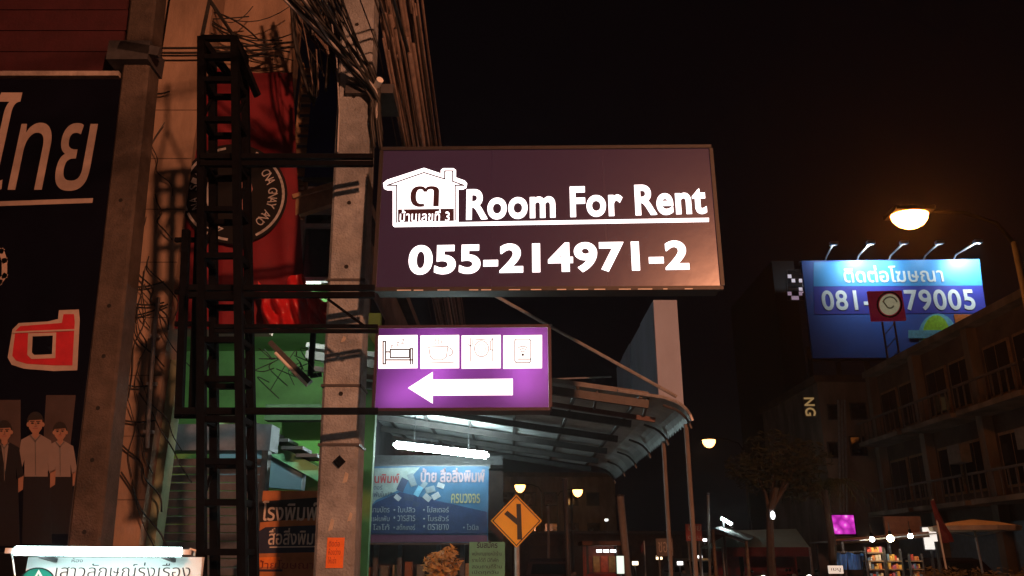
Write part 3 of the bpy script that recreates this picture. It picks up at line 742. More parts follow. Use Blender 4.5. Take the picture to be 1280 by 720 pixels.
line_mb(B, [(482, 440), (488, 440), (488, 437), (512, 437), (512, 447), (488, 447), (488, 440)], lw, .005, mb=bed)
line_mb(B, [(482, 450), (516, 450)], lw, .005, mb=bed); line_mb(B, [(516, 455), (516, 436), (513, 436), (513, 455)], lw, .005, mb=bed)
for x, y, s in ((489, 433, 1.3), (496, 430, 1.8), (502, 427, 2.4)):
    line_mb(B, [(x, y-s), (x+s*1.4, y-s), (x, y+s), (x+s*1.4, y+s)], .005, .005, mb=bed)
B.part('bed_icon', bed, ik)
ik2 = mat('icon_pale_line', (.12, .11, .11), .6, .1, 5, 0)
cup = line_mb(B, [(536, 434), (560, 433), (558, 446), (553, 450), (543, 450), (538, 446), (536, 434)], .006, .005)
line_mb(B, arc(561, 440, 5, 5, 90, -90, 6), .006, .005, mb=cup); line_mb(B, [(532, 454), (567, 453)], .006, .005, mb=cup)
for x in (544, 548, 552): line_mb(B, [(x, 423), (x+1, 425), (x-.5, 427), (x+.5, 430)], .005, .005, mb=cup)
B.part('cup_icon', cup, ik2)
din = line_mb(B, [(585, 423), (585, 430), (588, 433), (591, 430), (591, 423)], .005, .005); line_mb(B, [(588, 423), (588, 452)], .006, .005, mb=din)
line_mb(B, [(594, 425), (608, 424)], .006, .005, mb=din); line_mb(B, arc(602, 436, 9, 10, 0, 360, 14), .006, .005, mb=din); line_mb(B, arc(602, 436, 5, 6, 0, 360, 12), .004, .005, mb=din)
line_mb(B, [(616, 452), (616, 423), (613, 427), (613, 437), (616, 438)], .006, .005, mb=din)
B.part('meal_icon', din, ik2)
ph = line_mb(B, [(645, 424), (662, 424), (663.5, 426), (663.5, 451), (662, 453.5), (645, 453.5), (643.5, 451), (643.5, 426), (645, 424)], .007, .005)
for r in (3, 6, 9): line_mb(B, arc(653.5, 442, r, r, 45, 135, 5), .006, .005, mb=ph)
line_mb(B, arc(653.5, 443.5, 1, 1, 0, 360, 5), .009, .005, mb=ph); line_mb(B, [(648, 449), (663, 449)], .008, .005, mb=ph)
B.part('phone_icon', ph, ik)
B.shape('arrow', [(510, 485), (541, 465), (541, 474.5), (641, 473.5), (641, 494), (541, 494.5), (541, 504.5)], glowm('lit_white_arrow', (1, .98, 1), 1.8), .003)

# ================================================================== CANOPY
def canopy():
    t = thing('metal_canopy', 'corrugated steel canopy with a curved front edge over the pavement', 'canopy', (2.2, 10, 0))
    E1 = P(862, 503, 10.0); E2 = PXP(768, 604, E1.x)
    Yn, Yf = 10.0, min(max(E2.y, 17), 22.5)
    xe, ze_ = E1.x, E1.z
    hl = P(690, 478, 10.0); slope = (hl.z-ze_)/(xe-hl.x)
    xw = -2.6
    zc = lambda x: ze_ + slope*(xe-x)
    cm = mat('canopy_sheet', (.36, .39, .40), .5, .2, 3, .05, metal=.2, dirt=.3)
    n = 90; mbc = MB(); prof = []
    for i in range(9): x = xw+(xe-.32-xw)*i/8; prof.append((x, zc(x)))
    for i in range(1, 7):
        a = R(i*13.0); prof.append((xe-.32+.34*math.sin(a), zc(xe-.32)-.34*(1-math.cos(a))-.02))
    m = len(prof)
    for j in range(n+1):
        y = Yn+(Yf-Yn)*j/n; d = .05*(1 if j % 2 else 0)
        mbc.v += [Vector((x, y, z+d)) for x, z in prof]
    for j in range(n):
        for i in range(m-1):
            a = j*m+i; mbc.f.append((a, a+1, a+m+1, a+m))
    mbc.build('roof_sheet', cm, t)
    sm_ = mat('purlin_steel', (.05, .045, .045), .55, .3, 8, .1)
    nraf = 6
    for k in range(nraf):
        y = Yn+.06+(Yf-Yn-.12)*k/(nraf-1)
        MB().beam((xw, y, zc(xw)-.09), (xe-.5, y, zc(xe-.5)-.09), .07, .1).build('rafter', sm_, t)
        MB().tube([(x, y, z-.07) for x, z in prof[8:]], .018, 6).build('edge_bow', sm_, t)
    for k in range(6):
        x = xw+.3+(xe-.9-xw)*k/5
        MB().beam((x, Yn, zc(x)-.02), (x, Yf, zc(x)-.02), .045, .035).build('purlin', sm_, t)
    MB().beam((xw, Yn+.02, zc(xw)+.03), (xe-.5, Yn+.02, zc(xe-.5)+.03), .03, .06).build('front_trim', mat('dull_trim_steel', (.14, .13, .13), .6), t)
    MB().beam((xw, Yn+.5, zc(xw)-.17), (xe-.35, Yn+.5, zc(xe-.35)-.19), .05, .06).build('lower_chord', mat('red_oxide_steel', (.09, .045, .04), .6, .3, 8, .1), t)
    for k in range(7):
        x = xw+.5+(xe-1.0-xw)*k/6
        MB().beam((x, Yn+.06, zc(x)-.02), (x, Yn+.5, zc(x)-.17), .03).build('strut', sm_, t)
    MB().tube([(x, Yn-.03, z+.01) for x, z in prof[7:]], .022, 6).build('edge_pipe', GALV, t)
    for px in (862, 832):
        q = PXP(px, 600, xe-.04)
        MB().tube([(q.x, q.y, .15), (q.x, q.y, ze_-.25)], .03, 8).build('post', mat('canopy_post_grey', (.14, .12, .11), .7, .2, 4, .1), t)
    # ragged shade net hanging from the curved edge
    return t, xe, Yn, Yf, zc
can, CXE, CYN, CYF, CZC = canopy()
o = thing('tie_rod', 'pale steel rod slanting down to the canopy corner beside the big sign', 'rod', P(846, 497, CYN))
MB().tube([P(846, 496, CYN), P(632, 377, CYN), P(560, 337, CYN)], .022, 6).build('rod', GALV, o)
MB().box(P(686, 408, CYN), (.09, .06, .05)).build('turnbuckle', GALV, o)
o = thing('tie_rod', 'second thin steel rod above the far half of the canopy', 'rod', P(765, 470, CYN+4))
MB().tube([P(764, 471, CYN+4), P(690, 474, CYN+4)], .016, 6).build('rod', GALV, o)
o = thing('side_billboard', 'tall pale panelled board standing along the canopy edge below the big sign', 'billboard', (CXE, 11, CZC(CXE)))
ypts = []
pnm = mat('pale_lilac_panel', (.3, .35, .48), .6, .15, 2, .1, streak=True)
xs_ = P(853, 480, 10.9).x; xf_ = P(822, 470, 10.9).x
zt1 = P(835, 375, 10.9).z; zl1 = CZC(CXE)+.04
MB().span(xf_, xs_, 10.9, 10.95, zl1, zt1).build('panel', pnm, o)
ed = [10.96] + [PXP(px, 470, xf_).y for px in (803, 789, 778.5, 770)]
for k in range(4):
    MB().span(xf_+.012*(k % 2), xf_+.05+.012*(k % 2), ed[k]+.03, ed[k+1]-.03, zl1, zt1).build('panel', pnm, o)
    MB().span(xf_+.02, xf_+.09, ed[k+1]-.028, ed[k+1]+.028, zl1, zt1+.02).build('mullion', DARKM, o)
# long wall of the left-hand row the canopy hangs from
o = thing('row_building', 'dark shop row carrying the canopy behind the lit signs', 'building', (-2.7, 20, .14))
MB().span(-9, -2.62, YG+.2, 60, .14, 7.2).build('wall', mat('dark_blue_grey_render', (.10, .095, .11), .9, .25, 2, .2, dirt=.3), o)
for k in range(8):
    for z in (4.7, ):
        y = 14+k*5
        w_ = MB().span(-2.62, -2.56, y, y+1.8, z, z+1.5).build('window', DARKM, o)
        MB().span(-2.59, -2.545, y+.08, y+1.72, z+.08, z+1.42).build('pane', mat('dark_glass', (.015, .015, .018)), w_)
MB().span(-9, -2.4, YG+.2, 60, 7.203, 7.4).build('parapet', mat('dark_blue_grey_render', (.1, .1, .1)), o)

# ---- fluorescent tube under the canopy
LY = 14.2
tl = tube_lamp('bright white fluorescent tube under the canopy above the blue banner', P(495, 556, LY), P(608, 569, LY), .06, Vector((0, 1, 0)), glowm('canopy_tube_glow', (.78, 1, .98), 110))
for k in (.2, .8):
    q = P(495+113*k, 556+13*k, LY); MB().tube([q+Vector((0, 0, .1)), (q.x, q.y, CZC(q.x)-.05)], .008, 5).build('hanger', DARKM, tl)

# ---- blue print shop banner
B = Board('print_banner', 'blue print shop banner with white lists under the canopy tube', 'banner', 440, 584, 679, 14.6, 610, 582, 678, 14.6)
B.part('sheet', MB().span(0, B.w, 0, .015, 0, B.h), mat('blue_banner', (.014, .058, .12), .6, .35, 1.5, .05))
B.part('frame', MB().span(-.03, B.w+.03, .017, .05, -.03, .04), DARKM)
B.part('frame', MB().span(-.03, B.w+.03, .017, .05, B.h-.04, B.h+.03), DARKM)
B.shape('purple_foot', [(440, 668), (609, 669), (609, 677), (440, 678)], mat('purple_print', (.04, .01, .035), .6), .004)
B.shape('pale_corner', [(440, 586), (525, 584), (500, 612), (470, 625), (458, 640), (440, 660)], mat('pale_blue_print', (.12, .15, .15), .6), .004)
B.shape('navy_sweep', [(440, 667), (455, 643), (470, 628), (500, 615), (609, 640), (609, 667)], mat('deep_blue_print', (.006, .015, .055), .6), .006)
B.text('lettering', 'งานพิมพ์', 456, 592, 499, 604, mat('red_print_text', (.16, .015, .02), .6), .008, .02)
B.text('lettering', 'โปสเตอร์', 455, 606, 478, 612, navy, .008); B.text('lettering', 'แผ่นพับใบปลิว', 455, 614, 494, 621, navy, .008)
B.text('lettering', 'ป้าย สื่อสิ่งพิมพ์', 526, 585, 606, 603, mat('pale_pink_print', (.17, .12, .14), .6), .009, .03)
B.text('lettering', 'ครบวงจร', 564, 617, 600, 629, mat('gold_print', (.16, .15, .08), .6), .009, .015)
cwd = mat('dim_pale_print', (.17, .18, .2), .6)
lists = [['• นามบัตร', '• ใบปลิว', '• โปสเตอร์'], ['• แผ่นพับ', '• วารสาร', '• โบรชัวร์'], ['• โลโก้', '• สติ๊กเกอร์', '• ตรายาง', '• ไวนิล']]
for r_, row in enumerate(lists):
    for c_, s_ in enumerate(row):
        x0 = (459, 492, 529, 579)[c_]; w_ = (28, 27, 32, 19)[c_]
        B.text('lettering', s_, x0, 633+11*r_, x0+w_, 640.5+11*r_, cwd, .009)
for (x, y, w_, h_, a) in ((503, 606, 9, 17, 25), (515, 600, 8, 16, -20), (523, 614, 7, 13, 30), (511, 622, 12, 8, 10), (538, 612, 12, 8, -15), (551, 607, 9, 6, 20), (530, 606, 6, 9, 40), (545, 620, 10, 7, -30), (520, 630, 8, 6, 15), (534, 622, 7, 10, -50), (497, 622, 8, 6, 40)):
    cs, sn = math.cos(R(a)), math.sin(R(a))
    q = [(x+(u*w_*cs-v*h_*sn)/2, y+(u*w_*sn+v*h_*cs)/2) for u, v in ((-1, -1), (1, -1), (1, 1), (-1, 1))]
    B.shape('printed_sample', q, rnd.choice([navy, cwd, mat('sky_print', (.06, .16, .24), .6), mat('slate_print', (.08, .1, .12), .6)]), .0085+.0006*rnd.random())

# ---- green notice board and dry shrub under the banner
B = Board('notice_board', 'pale green notice board of small text beside the blue banner', 'sign', 586, 683, 730, 12.5, 631, 672, 730, 12.2)
B.part('panel', MB().span(0, B.w, 0, .03, 0, B.h), mat('mint_board', (.10, .30, .20), .6, .2, 4, .05))
B.text('lettering', 'รับสมัคร', 596, 677, 622, 685, navy, .005, .02)
for k in range(4): B.text('lettering', ('พนักงานขายหน้าร้าน', 'รายได้ดี มีที่พัก', 'สอบถามที่ร้าน', 'เปิดทุกวัน')[k], 590, 689+8*k, 627-4*(k % 2), 694.5+8*k, navy, .005)
for x in (.1, B.w-.1): B.part('leg', MB().span(x-.02, x+.02, .032, .07, -B.o.z+.14, B.h*.8), DARKM)
def leaves(mb, c, rx, ry, rz, n, s, flat=.5):
    for _ in range(n):
        while True:
            q = Vector((rnd.uniform(-1, 1), rnd.uniform(-1, 1), rnd.uniform(-1, 1)))
            if .25 < q.length < 1: break
        p = Vector(c) + Vector((q.x*rx, q.y*ry, q.z*rz))
        a = Vector((rnd.gauss(0, 1), rnd.gauss(0, 1), rnd.gauss(0, 1)*flat)).normalized(); u = a.orthogonal().normalized()
        l = s*rnd.uniform(.6, 1.4); w_ = l*.35
        mb.quad(p - a*l/2, p + u*w_/2, p + a*l/2, p - u*w_/2)
t = thing('potted_shrub', 'dry orange leaved potted shrub at the foot of the blue banner', 'shrub', P(552, 720, 12.0))
c = P(552, 706, 12.0); lm_ = MB(); leaves(lm_, c, .27, .22, .2, 330, .11); leaves(lm_, c+Vector((.12, 0, .15)), .12, .1, .1, 80, .09)
lm_.build('foliage', mat('dry_orange_leaf', (.42, .22, .06), .7, .4, 6, 0), t)
MB().tube([(c.x, c.y, .5), (c.x+.03, c.y, 1.0), (c.x, c.y, c.z)], .03, 6).build('stem', wood, t)
MB().lathe([(.16, .14), (.22, .5), (.24, .5), (.24, .56), (.1, .56)], (c.x, c.y, 0), 12).build('pot', mat('clay_pot', (.25, .1, .06), .8), t)
o = thing('open_shop', 'dark open shop front beneath the blue banner', 'shop', (P(520, 700, 15.6).x, 15.6, .14))
MB().span(P(448, 700, 15.6).x, P(628, 700, 15.6).x, 16.1, 16.2, .14, P(520, 585, 15.6).z).build('rear_wall', mat('brown_shop_wall', (.05, .03, .025), .85, .3, 3, .2), o)
MB().span(P(448, 700, 15.6).x, P(628, 700, 15.6).x, 15.5, 16.09, P(520, 582, 15.6).z, P(520, 570, 15.6).z).build('lintel', DARKM, o)
for px in (452, 470, 500, 548, 578):
    MB().span(P(px, 700, 15.6).x-.04, P(px, 700, 15.6).x+.04, 15.55, 15.65, .14, P(520, 583, 15.6).z).build('frame_post', DARKM, o)
for k in range(9):
    x = P(462+15*k, 706, 15.9).x
    MB().span(x, x+.13, 15.8, 15.95, 1.2, 1.2+rnd.uniform(.2, .42)).build('stored_box', mat('box_%d' % (k % 3), [(.2, .08, .04), (.12, .12, .1), (.25, .2, .12)][k % 3], .8), o)
MB().span(P(448, 700, 15.8).x, P(600, 700, 15.8).x, 15.75, 16.05, 1.16, 1.197).build('shelf', wood, o)

# ---- white board with its tube at lower left
B = Board('hoarding_sign', 'white board with green round emblem under a bright tube', 'sign', 24, 696, 760, 4.6, 246, 697, 760, 4.6)
wb = mat('white_board_film', (.72, .78, .78), .5, .08, 3, .03)
B.part('panel', MB().span(0, B.w, 0, .03, 0, B.h), wb)
for x in (.08, B.w-.08): B.part('post', MB().span(x-.03, x+.03, .033, .09, -B.o.z+.14, B.h-.05), DARKM)
teal = mat('teal_print', (.01, .25, .19), .5, .15, 4, 0)
B.shape('round_emblem', arc(48, 724, 20, 14, 0, 350, 30), teal, .003)
B.part('emblem_ring', line_mb(B, arc(48, 724, 20, 14, 0, 360, 30), .006, .006), mat('ink_black', (.015, .02, .025), .6), B.root)
B.shape('emblem_peak', [(49, 712), (56, 724), (42, 724)], WHITEP, .006)
B.shape('emblem_peak_core', [(49, 717), (52, 724), (46, 724)], teal, .008)
B.text('lettering', 'เสาวลักษณ์รุ่งเรือง', 70, 703, 238, 727, mat('ink_black', (.02, .02, .025), .6), .004, -.012)
B.text('lettering', 'ห้อง', 90, 697.5, 104, 703, mat('ink_pale', (.3, .3, .32), .6), .004)
t = tube_lamp('bright white fluorescent tube along top of the white board', P(20, 688.5, 4.45), P(226, 690, 4.45), .024, Vector((0, .9, 0)), glowm('board_tube_glow', (.72, 1, .98), 22), .035)
MB().tube([P(234, 692, 4.45), P(238, 686, 4.45), P(244, 688, 4.46), P(243, 694, 4.5)], .006, 5).build('flex', WHITEP, t)
MB().tube([P(14, 690, 4.45), P(16, 700, 4.5), P(19, 722, 4.5)], .004, 5).build('flex', WHITEP, t)
for x in (.15, B.w-.15): MB().beam(B.world(x, .03, B.h-.02), B.world(x, -.15, B.h+.005), .02).build('bracket', DARKM, t)

# ================================================================== YELLOW WARNING SIGN
DY = 14.0
c = P(645.5, 651, DY)
o = thing('warning_sign', 'yellow diamond side road warning sign on a grey post', 'road sign', (c.x, DY, .14))
r = .425
def dia(rr): return [(c.x-rr, c.z), (c.x, c.z-rr), (c.x+rr, c.z), (c.x, c.z+rr)]
MB().prism(dia(r), DY, DY+.02).build('plate', mat('sign_yellow', (.9, .46, .02), .45, .06, 3, .03), o)
ink = mat('sign_black', (.01, .01, .01), .5, .1, 4, 0)
bm = MB(); d0 = dia(r*.94); d1 = dia(r*.885)
for k in range(4):
    j = (k+1) % 4; bm.prism([d0[k], d0[j], d1[j], d1[k]], DY-.003, DY-.0005)
bm.build('border', ink, o)
px = lambda x, y: (c.x+(x-645.5)*r/31.5, c.z-(y-651)*r/31.5)
MB().prism([px(645.5, 631), px(651, 631), px(652.5, 673), px(646.5, 673), px(646.3, 656), px(630.5, 643), (px(634.5, 639)), px(646, 648)], DY-.003, DY-.0005).build('road_symbol', ink, o)
MB().tube([(c.x+.03, DY+.06, .14), (c.x, DY+.06, c.z+.25)], .04, 8).build('post', mat('post_grey', (.3, .27, .24), .7, .2, 6, .1), o)

# ================================================================== STREET LAMPS
SOD = (1, .37, .18)
LENS = glowm('sodium_lens_glow', (1, .45, .12), 8)
LENSBIG = glowm('sodium_lens_bright_glow', (1, .27, .04), 110)
def street_lamp(label, pos, dirx, power, lens=(.62, .3), aim=None, drop=.2):
    """pos: centre of the lens"""
    px_, py_, pz_ = pos; base = (px_ + dirx*2.2, py_, .0)
    t = thing('street_lamp', label, 'street lamp', base, group='sodium street lamps')
    MB().tube([(base[0], py_, 0), (base[0], py_, pz_-.6)], .1, 10, .06).build('pole', DARKM, t, smooth=True)
    MB().tube([(base[0], py_, pz_-.62), (base[0]-dirx*.3, py_, pz_-.15), (base[0]-dirx*1.0, py_, pz_+.1), (px_+dirx*.3, py_, pz_+.14)], .045, 8)  .build('arm', BLACKM, t, smooth=True)
    hd = MB(); l, w_ = lens
    hd.box((px_, py_, pz_+.1), (l*1.08, w_*1.08, .1)); hd.build('head', BLACKM, t)
    e = MB(); 
    e.v = []; n = 14
    for i in range(5):
        a = math.pi/2*i/4
        for k in range(n):
            q = 2*math.pi*k/n
            e.v.append(Vector((px_+l/2*math.cos(a)*math.cos(q)+1e-4*k, py_+w_/2*math.cos(a)*math.sin(q), pz_+.045-drop*math.sin(a))))
    for i in range(4):
        for k in range(n):
            e.f.append((i*n+k, (i+1)*n+k, (i+1)*n+(k+1) % n, i*n+(k+1) % n))
    e.build('lens', LENS if power else LENSBIG, t, smooth=True)
    if not power: return t
    L_ = bpy.data.lights.new('lamp_light', 'SPOT' if aim else 'POINT'); L_.energy = power; L_.color = SOD
    if aim: L_.spot_size = R(78); L_.spot_blend = .6; L_.shadow_soft_size = .3
    lo = bpy.data.objects.new('lamp_light', L_); COL.objects.link(lo); lo.parent = t
    lo.location = Vector((px_, py_, pz_-.42)) - Vector(base)
    if aim: lo.rotation_euler = Vector(aim).to_track_quat('-Z', 'Y').to_euler()
    return t
q = P(1137, 271, 16.7); street_lamp('big glowing orange street lamp above the blue billboard', q, 1, 0, (.8, .6), None, .32)
q2 = P(886, 551, 53); street_lamp('small orange street lamp right of the canopy edge', q2, 1, 260, (.85, .85), None, .5)
q3 = P(650, 607, 86); street_lamp('small orange street lamp just above the yellow diamond sign', q3, 1, 260, (1.1, 1.1), None, .75)
q4 = P(722, 613, 92); street_lamp('small orange street lamp right of the yellow diamond sign', q4, -1, 260, (1.1, 1.1), None, .75)
street_lamp('assumed orange street lamp behind the viewer lighting the signs', (6.3, -9.5, 7.7), 1, 12500, (.85, .42), (-.5, 1, -.27))  # lamp out of view, assumed from the orange light on signs and column

# ================================================================== BLUE BILLBOARD
B = Board('billboard', 'large blue rooftop billboard with Thai heading and phone digits', 'billboard', 1016, 327, 447, 57, 1232, 323, 447, 57)
B.part('panel', MB().span(0, B.w, 0, .3, 0, B.h), mat('billboard_blue', (.045, .13, .5), .5, .12, .3, 0))
sk_ = mat('billboard_sky_band', (.06, .34, .75), .5, .12, .4, 0); nv = mat('billboard_indigo_band', (.05, .06, .42), .5, .12, .4, 0)
B.shape('sky_band', [(1017, 328), (1224, 324), (1228, 357), (1017, 358)], sk_, .02, .02)
B.shape('indigo_band', [(1017, 358.3), (1228, 357.3), (1233, 391), (1018, 393)], nv, .02, .02)
bw_ = mat('billboard_white', (.8, .84, .85), .5, .06, 1, 0)
B.text('lettering', 'ติดต่อโฆษณา', 1054, 332, 1178, 353, bw_, .05, .012, 1.0, .03)
B.text('lettering', '081-', 1027, 363, 1088, 388, bw_, .05, .02, 1.1, .03)
B.text('lettering', '79005', 1131, 362, 1218, 388, bw_, .05, .02, 1.1, .03)
B.shape('light_ring', arc(1172, 420, 24, 28, 0, 350, 24), mat('billboard_pale_cyan', (.2, .55, .7), .5), .02, .02)
B.shape('green_disc', arc(1170, 420, 17, 26, 0, 350, 24), mat('billboard_lime', (.42, .75, .05), .5), .045, .02)
B.shape('orange_block', [(1192, 393), (1214, 393), (1214, 412), (1196, 416)], mat('billboard_orange', (.6, .15, .03), .5), .045, .02)
B.shape('cyan_bar', [(1135, 413), (1186, 413), (1186, 423), (1135, 423)], mat('billboard_pale_cyan', (.2, .55, .7), .5), .07, .02)
fm = MB()
for k in range(7): x = B.w*k/6; fm.box((x, .8, -3), (.3, .3, 8)); 
for k in range(4): fm.box((B.w/2, .55, B.h*k/3), (B.w, .2, .25))
B.part('frame', fm, DARKM)
for i, (bx_, by_, ex, ey) in enumerate(((1032, 326, 1033, 313), (1072, 325, 1079, 312), (1112, 325, 1120, 314), (1155, 325, 1163, 313), (1193, 324, 1211, 310))):
    x, z = B.at(bx_, by_); q0 = (x, .1, z); x2, z2 = B.at(ex, ey)
    out = 1.6; head = (x + (x2-x)*.85, -out, z + .75)
    A = B.part('lamp_arm', MB().tube([q0, (x, -.3, z+.25), head], .07, 6), GALV)
    B.part('lamp_head', MB().box(head, (.55, .35, .22)), WHITEP, A)
    L_ = bpy.data.lights.new('billboard_light', 'SPOT'); L_.energy = (150, 1500, 150, 150, 1800)[i]; L_.color = (.85, .97, 1); L_.spot_size = R(125); L_.spot_blend = .6; L_.shadow_soft_size = .15
    lo = bpy.data.objects.new('billboard_light', L_); COL.objects.link(lo); lo.parent = B.root
    lo.location = (head[0], head[1]-.02, head[2]-.2); lo.rotation_euler = (R(62), 0, 0)
# small red sign in front of it
B = Board('emblem_sign', 'small red square sign with gold coin emblem before the billboard', 'sign', 1090, 364, 401, 45, 1133, 363, 400, 45)
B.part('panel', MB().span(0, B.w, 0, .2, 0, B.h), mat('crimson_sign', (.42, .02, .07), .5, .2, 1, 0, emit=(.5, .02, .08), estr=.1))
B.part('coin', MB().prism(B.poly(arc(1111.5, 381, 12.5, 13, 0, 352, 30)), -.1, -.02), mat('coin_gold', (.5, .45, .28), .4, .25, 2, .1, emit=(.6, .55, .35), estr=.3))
B.part('coin_rim', line_mb(B, arc(1111.5, 381, 15, 15.5, 0, 360, 24), .1, .05), blk)
B.part('coin_relief', line_mb(B, arc(1111.5, 381, 9, 9, 20, 160, 8) + arc(1111.5, 381, 5, 5, 200, 330, 6), .07, .13), mat('coin_dark', (.2, .17, .08), .5))
pt_ = MB()
for x in (B.w*.35, B.w*.7):
    pt_.tube([(x, .3, -4.2), (x, .3, 0)], .06, 6)
for k in range(5): pt_.beam((B.w*.35, .3, -4+k*.8), (B.w*.7, .3, -3.3+k*.8), .05)
B.part('lattice_post', pt_, GALV)
tb = MB().span(B.w*.3, B.w*.75, .1, .5, -B.o.z, -4.2); B.part('mast', tb, DARKM)

# ================================================================== SHOPHOUSES ON THE RIGHT
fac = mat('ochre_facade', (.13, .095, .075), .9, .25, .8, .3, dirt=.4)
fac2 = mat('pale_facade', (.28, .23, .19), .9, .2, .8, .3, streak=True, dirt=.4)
XF = 15.2
Za = PXP(1233, 388, XF); Zb = PXP(1112, 447, XF)
hgt = (Za.z+Zb.z)/2
yA, yB = 11.0, PXP(1086, 500, XF).y
o = thing('shophouse', 'long dark three storey shophouse row under the blue billboard', 'building', (XF, yA, 0))
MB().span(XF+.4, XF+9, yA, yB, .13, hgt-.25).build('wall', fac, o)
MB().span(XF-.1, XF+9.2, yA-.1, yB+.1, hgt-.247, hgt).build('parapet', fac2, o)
nb = 6; bwid = (yB-yA)/nb
glass = mat('dark_glass', (.015, .015, .018)); grille = mat('grille_steel', (.12, .1, .09), .6)
for k in range(nb+1):
    y = yA+bwid*k
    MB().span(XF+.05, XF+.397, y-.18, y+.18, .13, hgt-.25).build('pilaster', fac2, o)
for k in range(nb):
    ya = yA+bwid*k+.185; yb_ = yA+bwid*(k+1)-.185
    for lvl, z in enumerate((3.2, 6.0)):
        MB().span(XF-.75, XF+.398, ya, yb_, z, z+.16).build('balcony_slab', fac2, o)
        for s in range(9):
            y = ya+(yb_-ya)*(s+.5)/9
            MB().span(XF-.72, XF-.68, y-.02, y+.02, z+.162, z+.9).build('baluster', grille, o)
        MB().span(XF-.74, XF-.66, ya, yb_, z+.902, z+.97).build('handrail', grille, o)
        for s in range(2):
            y0_ = ya+.2+(yb_-ya-.2)*s/2; y1_ = y0_+(yb_-ya)/2-.35
            w_ = MB().span(XF+.33, XF+.398, y0_, y1_, z+.5, min(z+2.2, hgt-.4)).build('window', wood, o)
            MB().span(XF+.31, XF+.328, y0_+.08, (y0_+y1_)/2-.03, z+.58, min(z+2.1, hgt-.5)).build('pane', glass, w_)
            MB().span(XF+.31, XF+.328, (y0_+y1_)/2+.03, y1_-.08, z+.58, min(z+2.1, hgt-.5)).build('pane', glass, w_)
    MB().span(XF+.3, XF+.398, ya+.1, yb_-.1, .15, 2.7).build('shop_shutter', sm, o)
    if k in (1, 3, 4): MB().box((XF-.3, ya+.7, 3.2+1.7), (.35, .8, .6)).build('air_conditioner', mat('grimy_casing', (.2, .19, .18), .7), o)
o = thing('corner_block', 'pale streaked end building left of the shophouse row with a lit letter sign', 'building', (P(1050, 500, yB+1).x, yB+1, 0))
e0 = P(1026, 520, yB+.8).x; e1 = P(1088, 520, yB+.8).x; zt5 = P(1040, 478, yB+.8).z
MB().span(e0, e1+4, yB+.8, yB+9, .13, zt5).build('wall', fac2, o)
MB().span(e0-.15, e1+4, yB+.65, yB+9.1, zt5+.003, zt5+.3).build('cornice', fac, o)
for (xa, ya, xb, yb_) in ((1036, 552, 1047, 573), (1064, 503, 1082, 525), (1064, 545, 1082, 570), (1036, 505, 1047, 525)):
    a = P(xa, yb_, yB+.75); c = P(xb, ya, yB+.75)
    w_ = MB().span(a.x, c.x, yB+.74, yB+.797, a.z, c.z).build('window', DARKM, o)
    MB().span(a.x+.06, c.x-.06, yB+.72, yB+.738, a.z+.06, c.z-.06).build('pane', glass, w_)
for x in (1051, 1055, 1059):
    MB().tube([P(x, 640, yB+.7), P(x-3, 500, yB+.7)], .05, 6).build('drain_pipe', GALV, o)
B = Board('letter_sign', 'small vertical yellow lit letters on the dark building corner', 'sign', 1007, 497, 520, yB, 1020, 497, 520, yB)
yl = glowm('yellow_letter_glow', (1, .62, .22), .22)
B.part('panel', MB().span(-.05, B.w+.05, .01, .1, -.05, B.h+.05), DARKM)
# letters read from bottom to top, so turn the word a quarter round
tm = text_mb('NG', 0, B.h, 0, B.w, 0, .03, .02, 1.1)
rot = Matrix.Rotation(R(90), 3, 'Y')
tm.v = [Vector((q.z, q.y, B.h-q.x)) for q in tm.v]; tm.f = [f[::-1] for f in tm.f]
B.part('lettering', tm, yl)
# dark tower far behind with a few lit panes
t = thing('far_tower', 'dark far apartment tower with a cluster of lit panes left of the billboard', 'building', (P(960, 500, 62).x, 62, 0))
xa, xb = P(925, 500, 62).x, P(1012, 500, 62).x; zt6 = P(960, 326, 62).z
MB().span(P(983, 500, 62).x, xb, 62, 75, 0, zt6).build('wall', mat('dark_tower', (.018, .016, .018), .9, .2, .3, .1), t)
pg = glowm('lit_pane_glow', (.9, .62, .85), .28)
for i in range(5):
    for j in range(7):
        a = P(987+i*4.6, 340+j*5.4, 61.9)
        w_ = MB().box((a.x, 61.96, a.z), (.4, .08, .42)).build('window', DARKM, t)
        MB().box((a.x, 61.9, a.z), (.3, .04, .3)).build('pane', pg if rnd.random() < .4 else glass, w_)

# ---- LED screen and stalls at the shophouse foot
SY = 24.0
B = Board('led_screen', 'magenta glowing video screen above the market stalls', 'screen', 1041, 645, 671, SY, 1071, 640, 667, SY-.6)
lm2 = bpy.data.materials.new('magenta_screen'); lm2.use_nodes = True
nt = lm2.node_tree; b_ = nt.nodes['Principled BSDF']; b_.inputs['Base Color'].default_value = (.02, .02, .02, 1)
nz = nt.nodes.new('ShaderNodeTexVoronoi'); nz.inputs['Scale'].default_value = 5.5; tc = nt.nodes.new('ShaderNodeTexCoord')
cr = nt.nodes.new('ShaderNodeValToRGB'); nt.links.new(tc.outputs['Object'], nz.inputs['Vector']); nt.links.new(nz.outputs['Distance'], cr.inputs[0]); nt.links.new(cr.outputs[0], b_.inputs['Emission Color'])
cr.color_ramp.elements[0].color = (1, .55, .95, 1); cr.color_ramp.elements[1].color = (.35, .0, .3, 1); cr.color_ramp.elements[1].position = .75
e_ = cr.color_ramp.elements.new(.3); e_.color = (.85, .05, .7, 1); b_.inputs['Emission Strength'].default_value = 1.0
B.part('display', MB().span(.03, B.w-.03, -.005, .02, .03, B.h-.03), lm2)
B.part('housing', MB().span(0, B.w, .022, .18, 0, B.h), BLACKM)
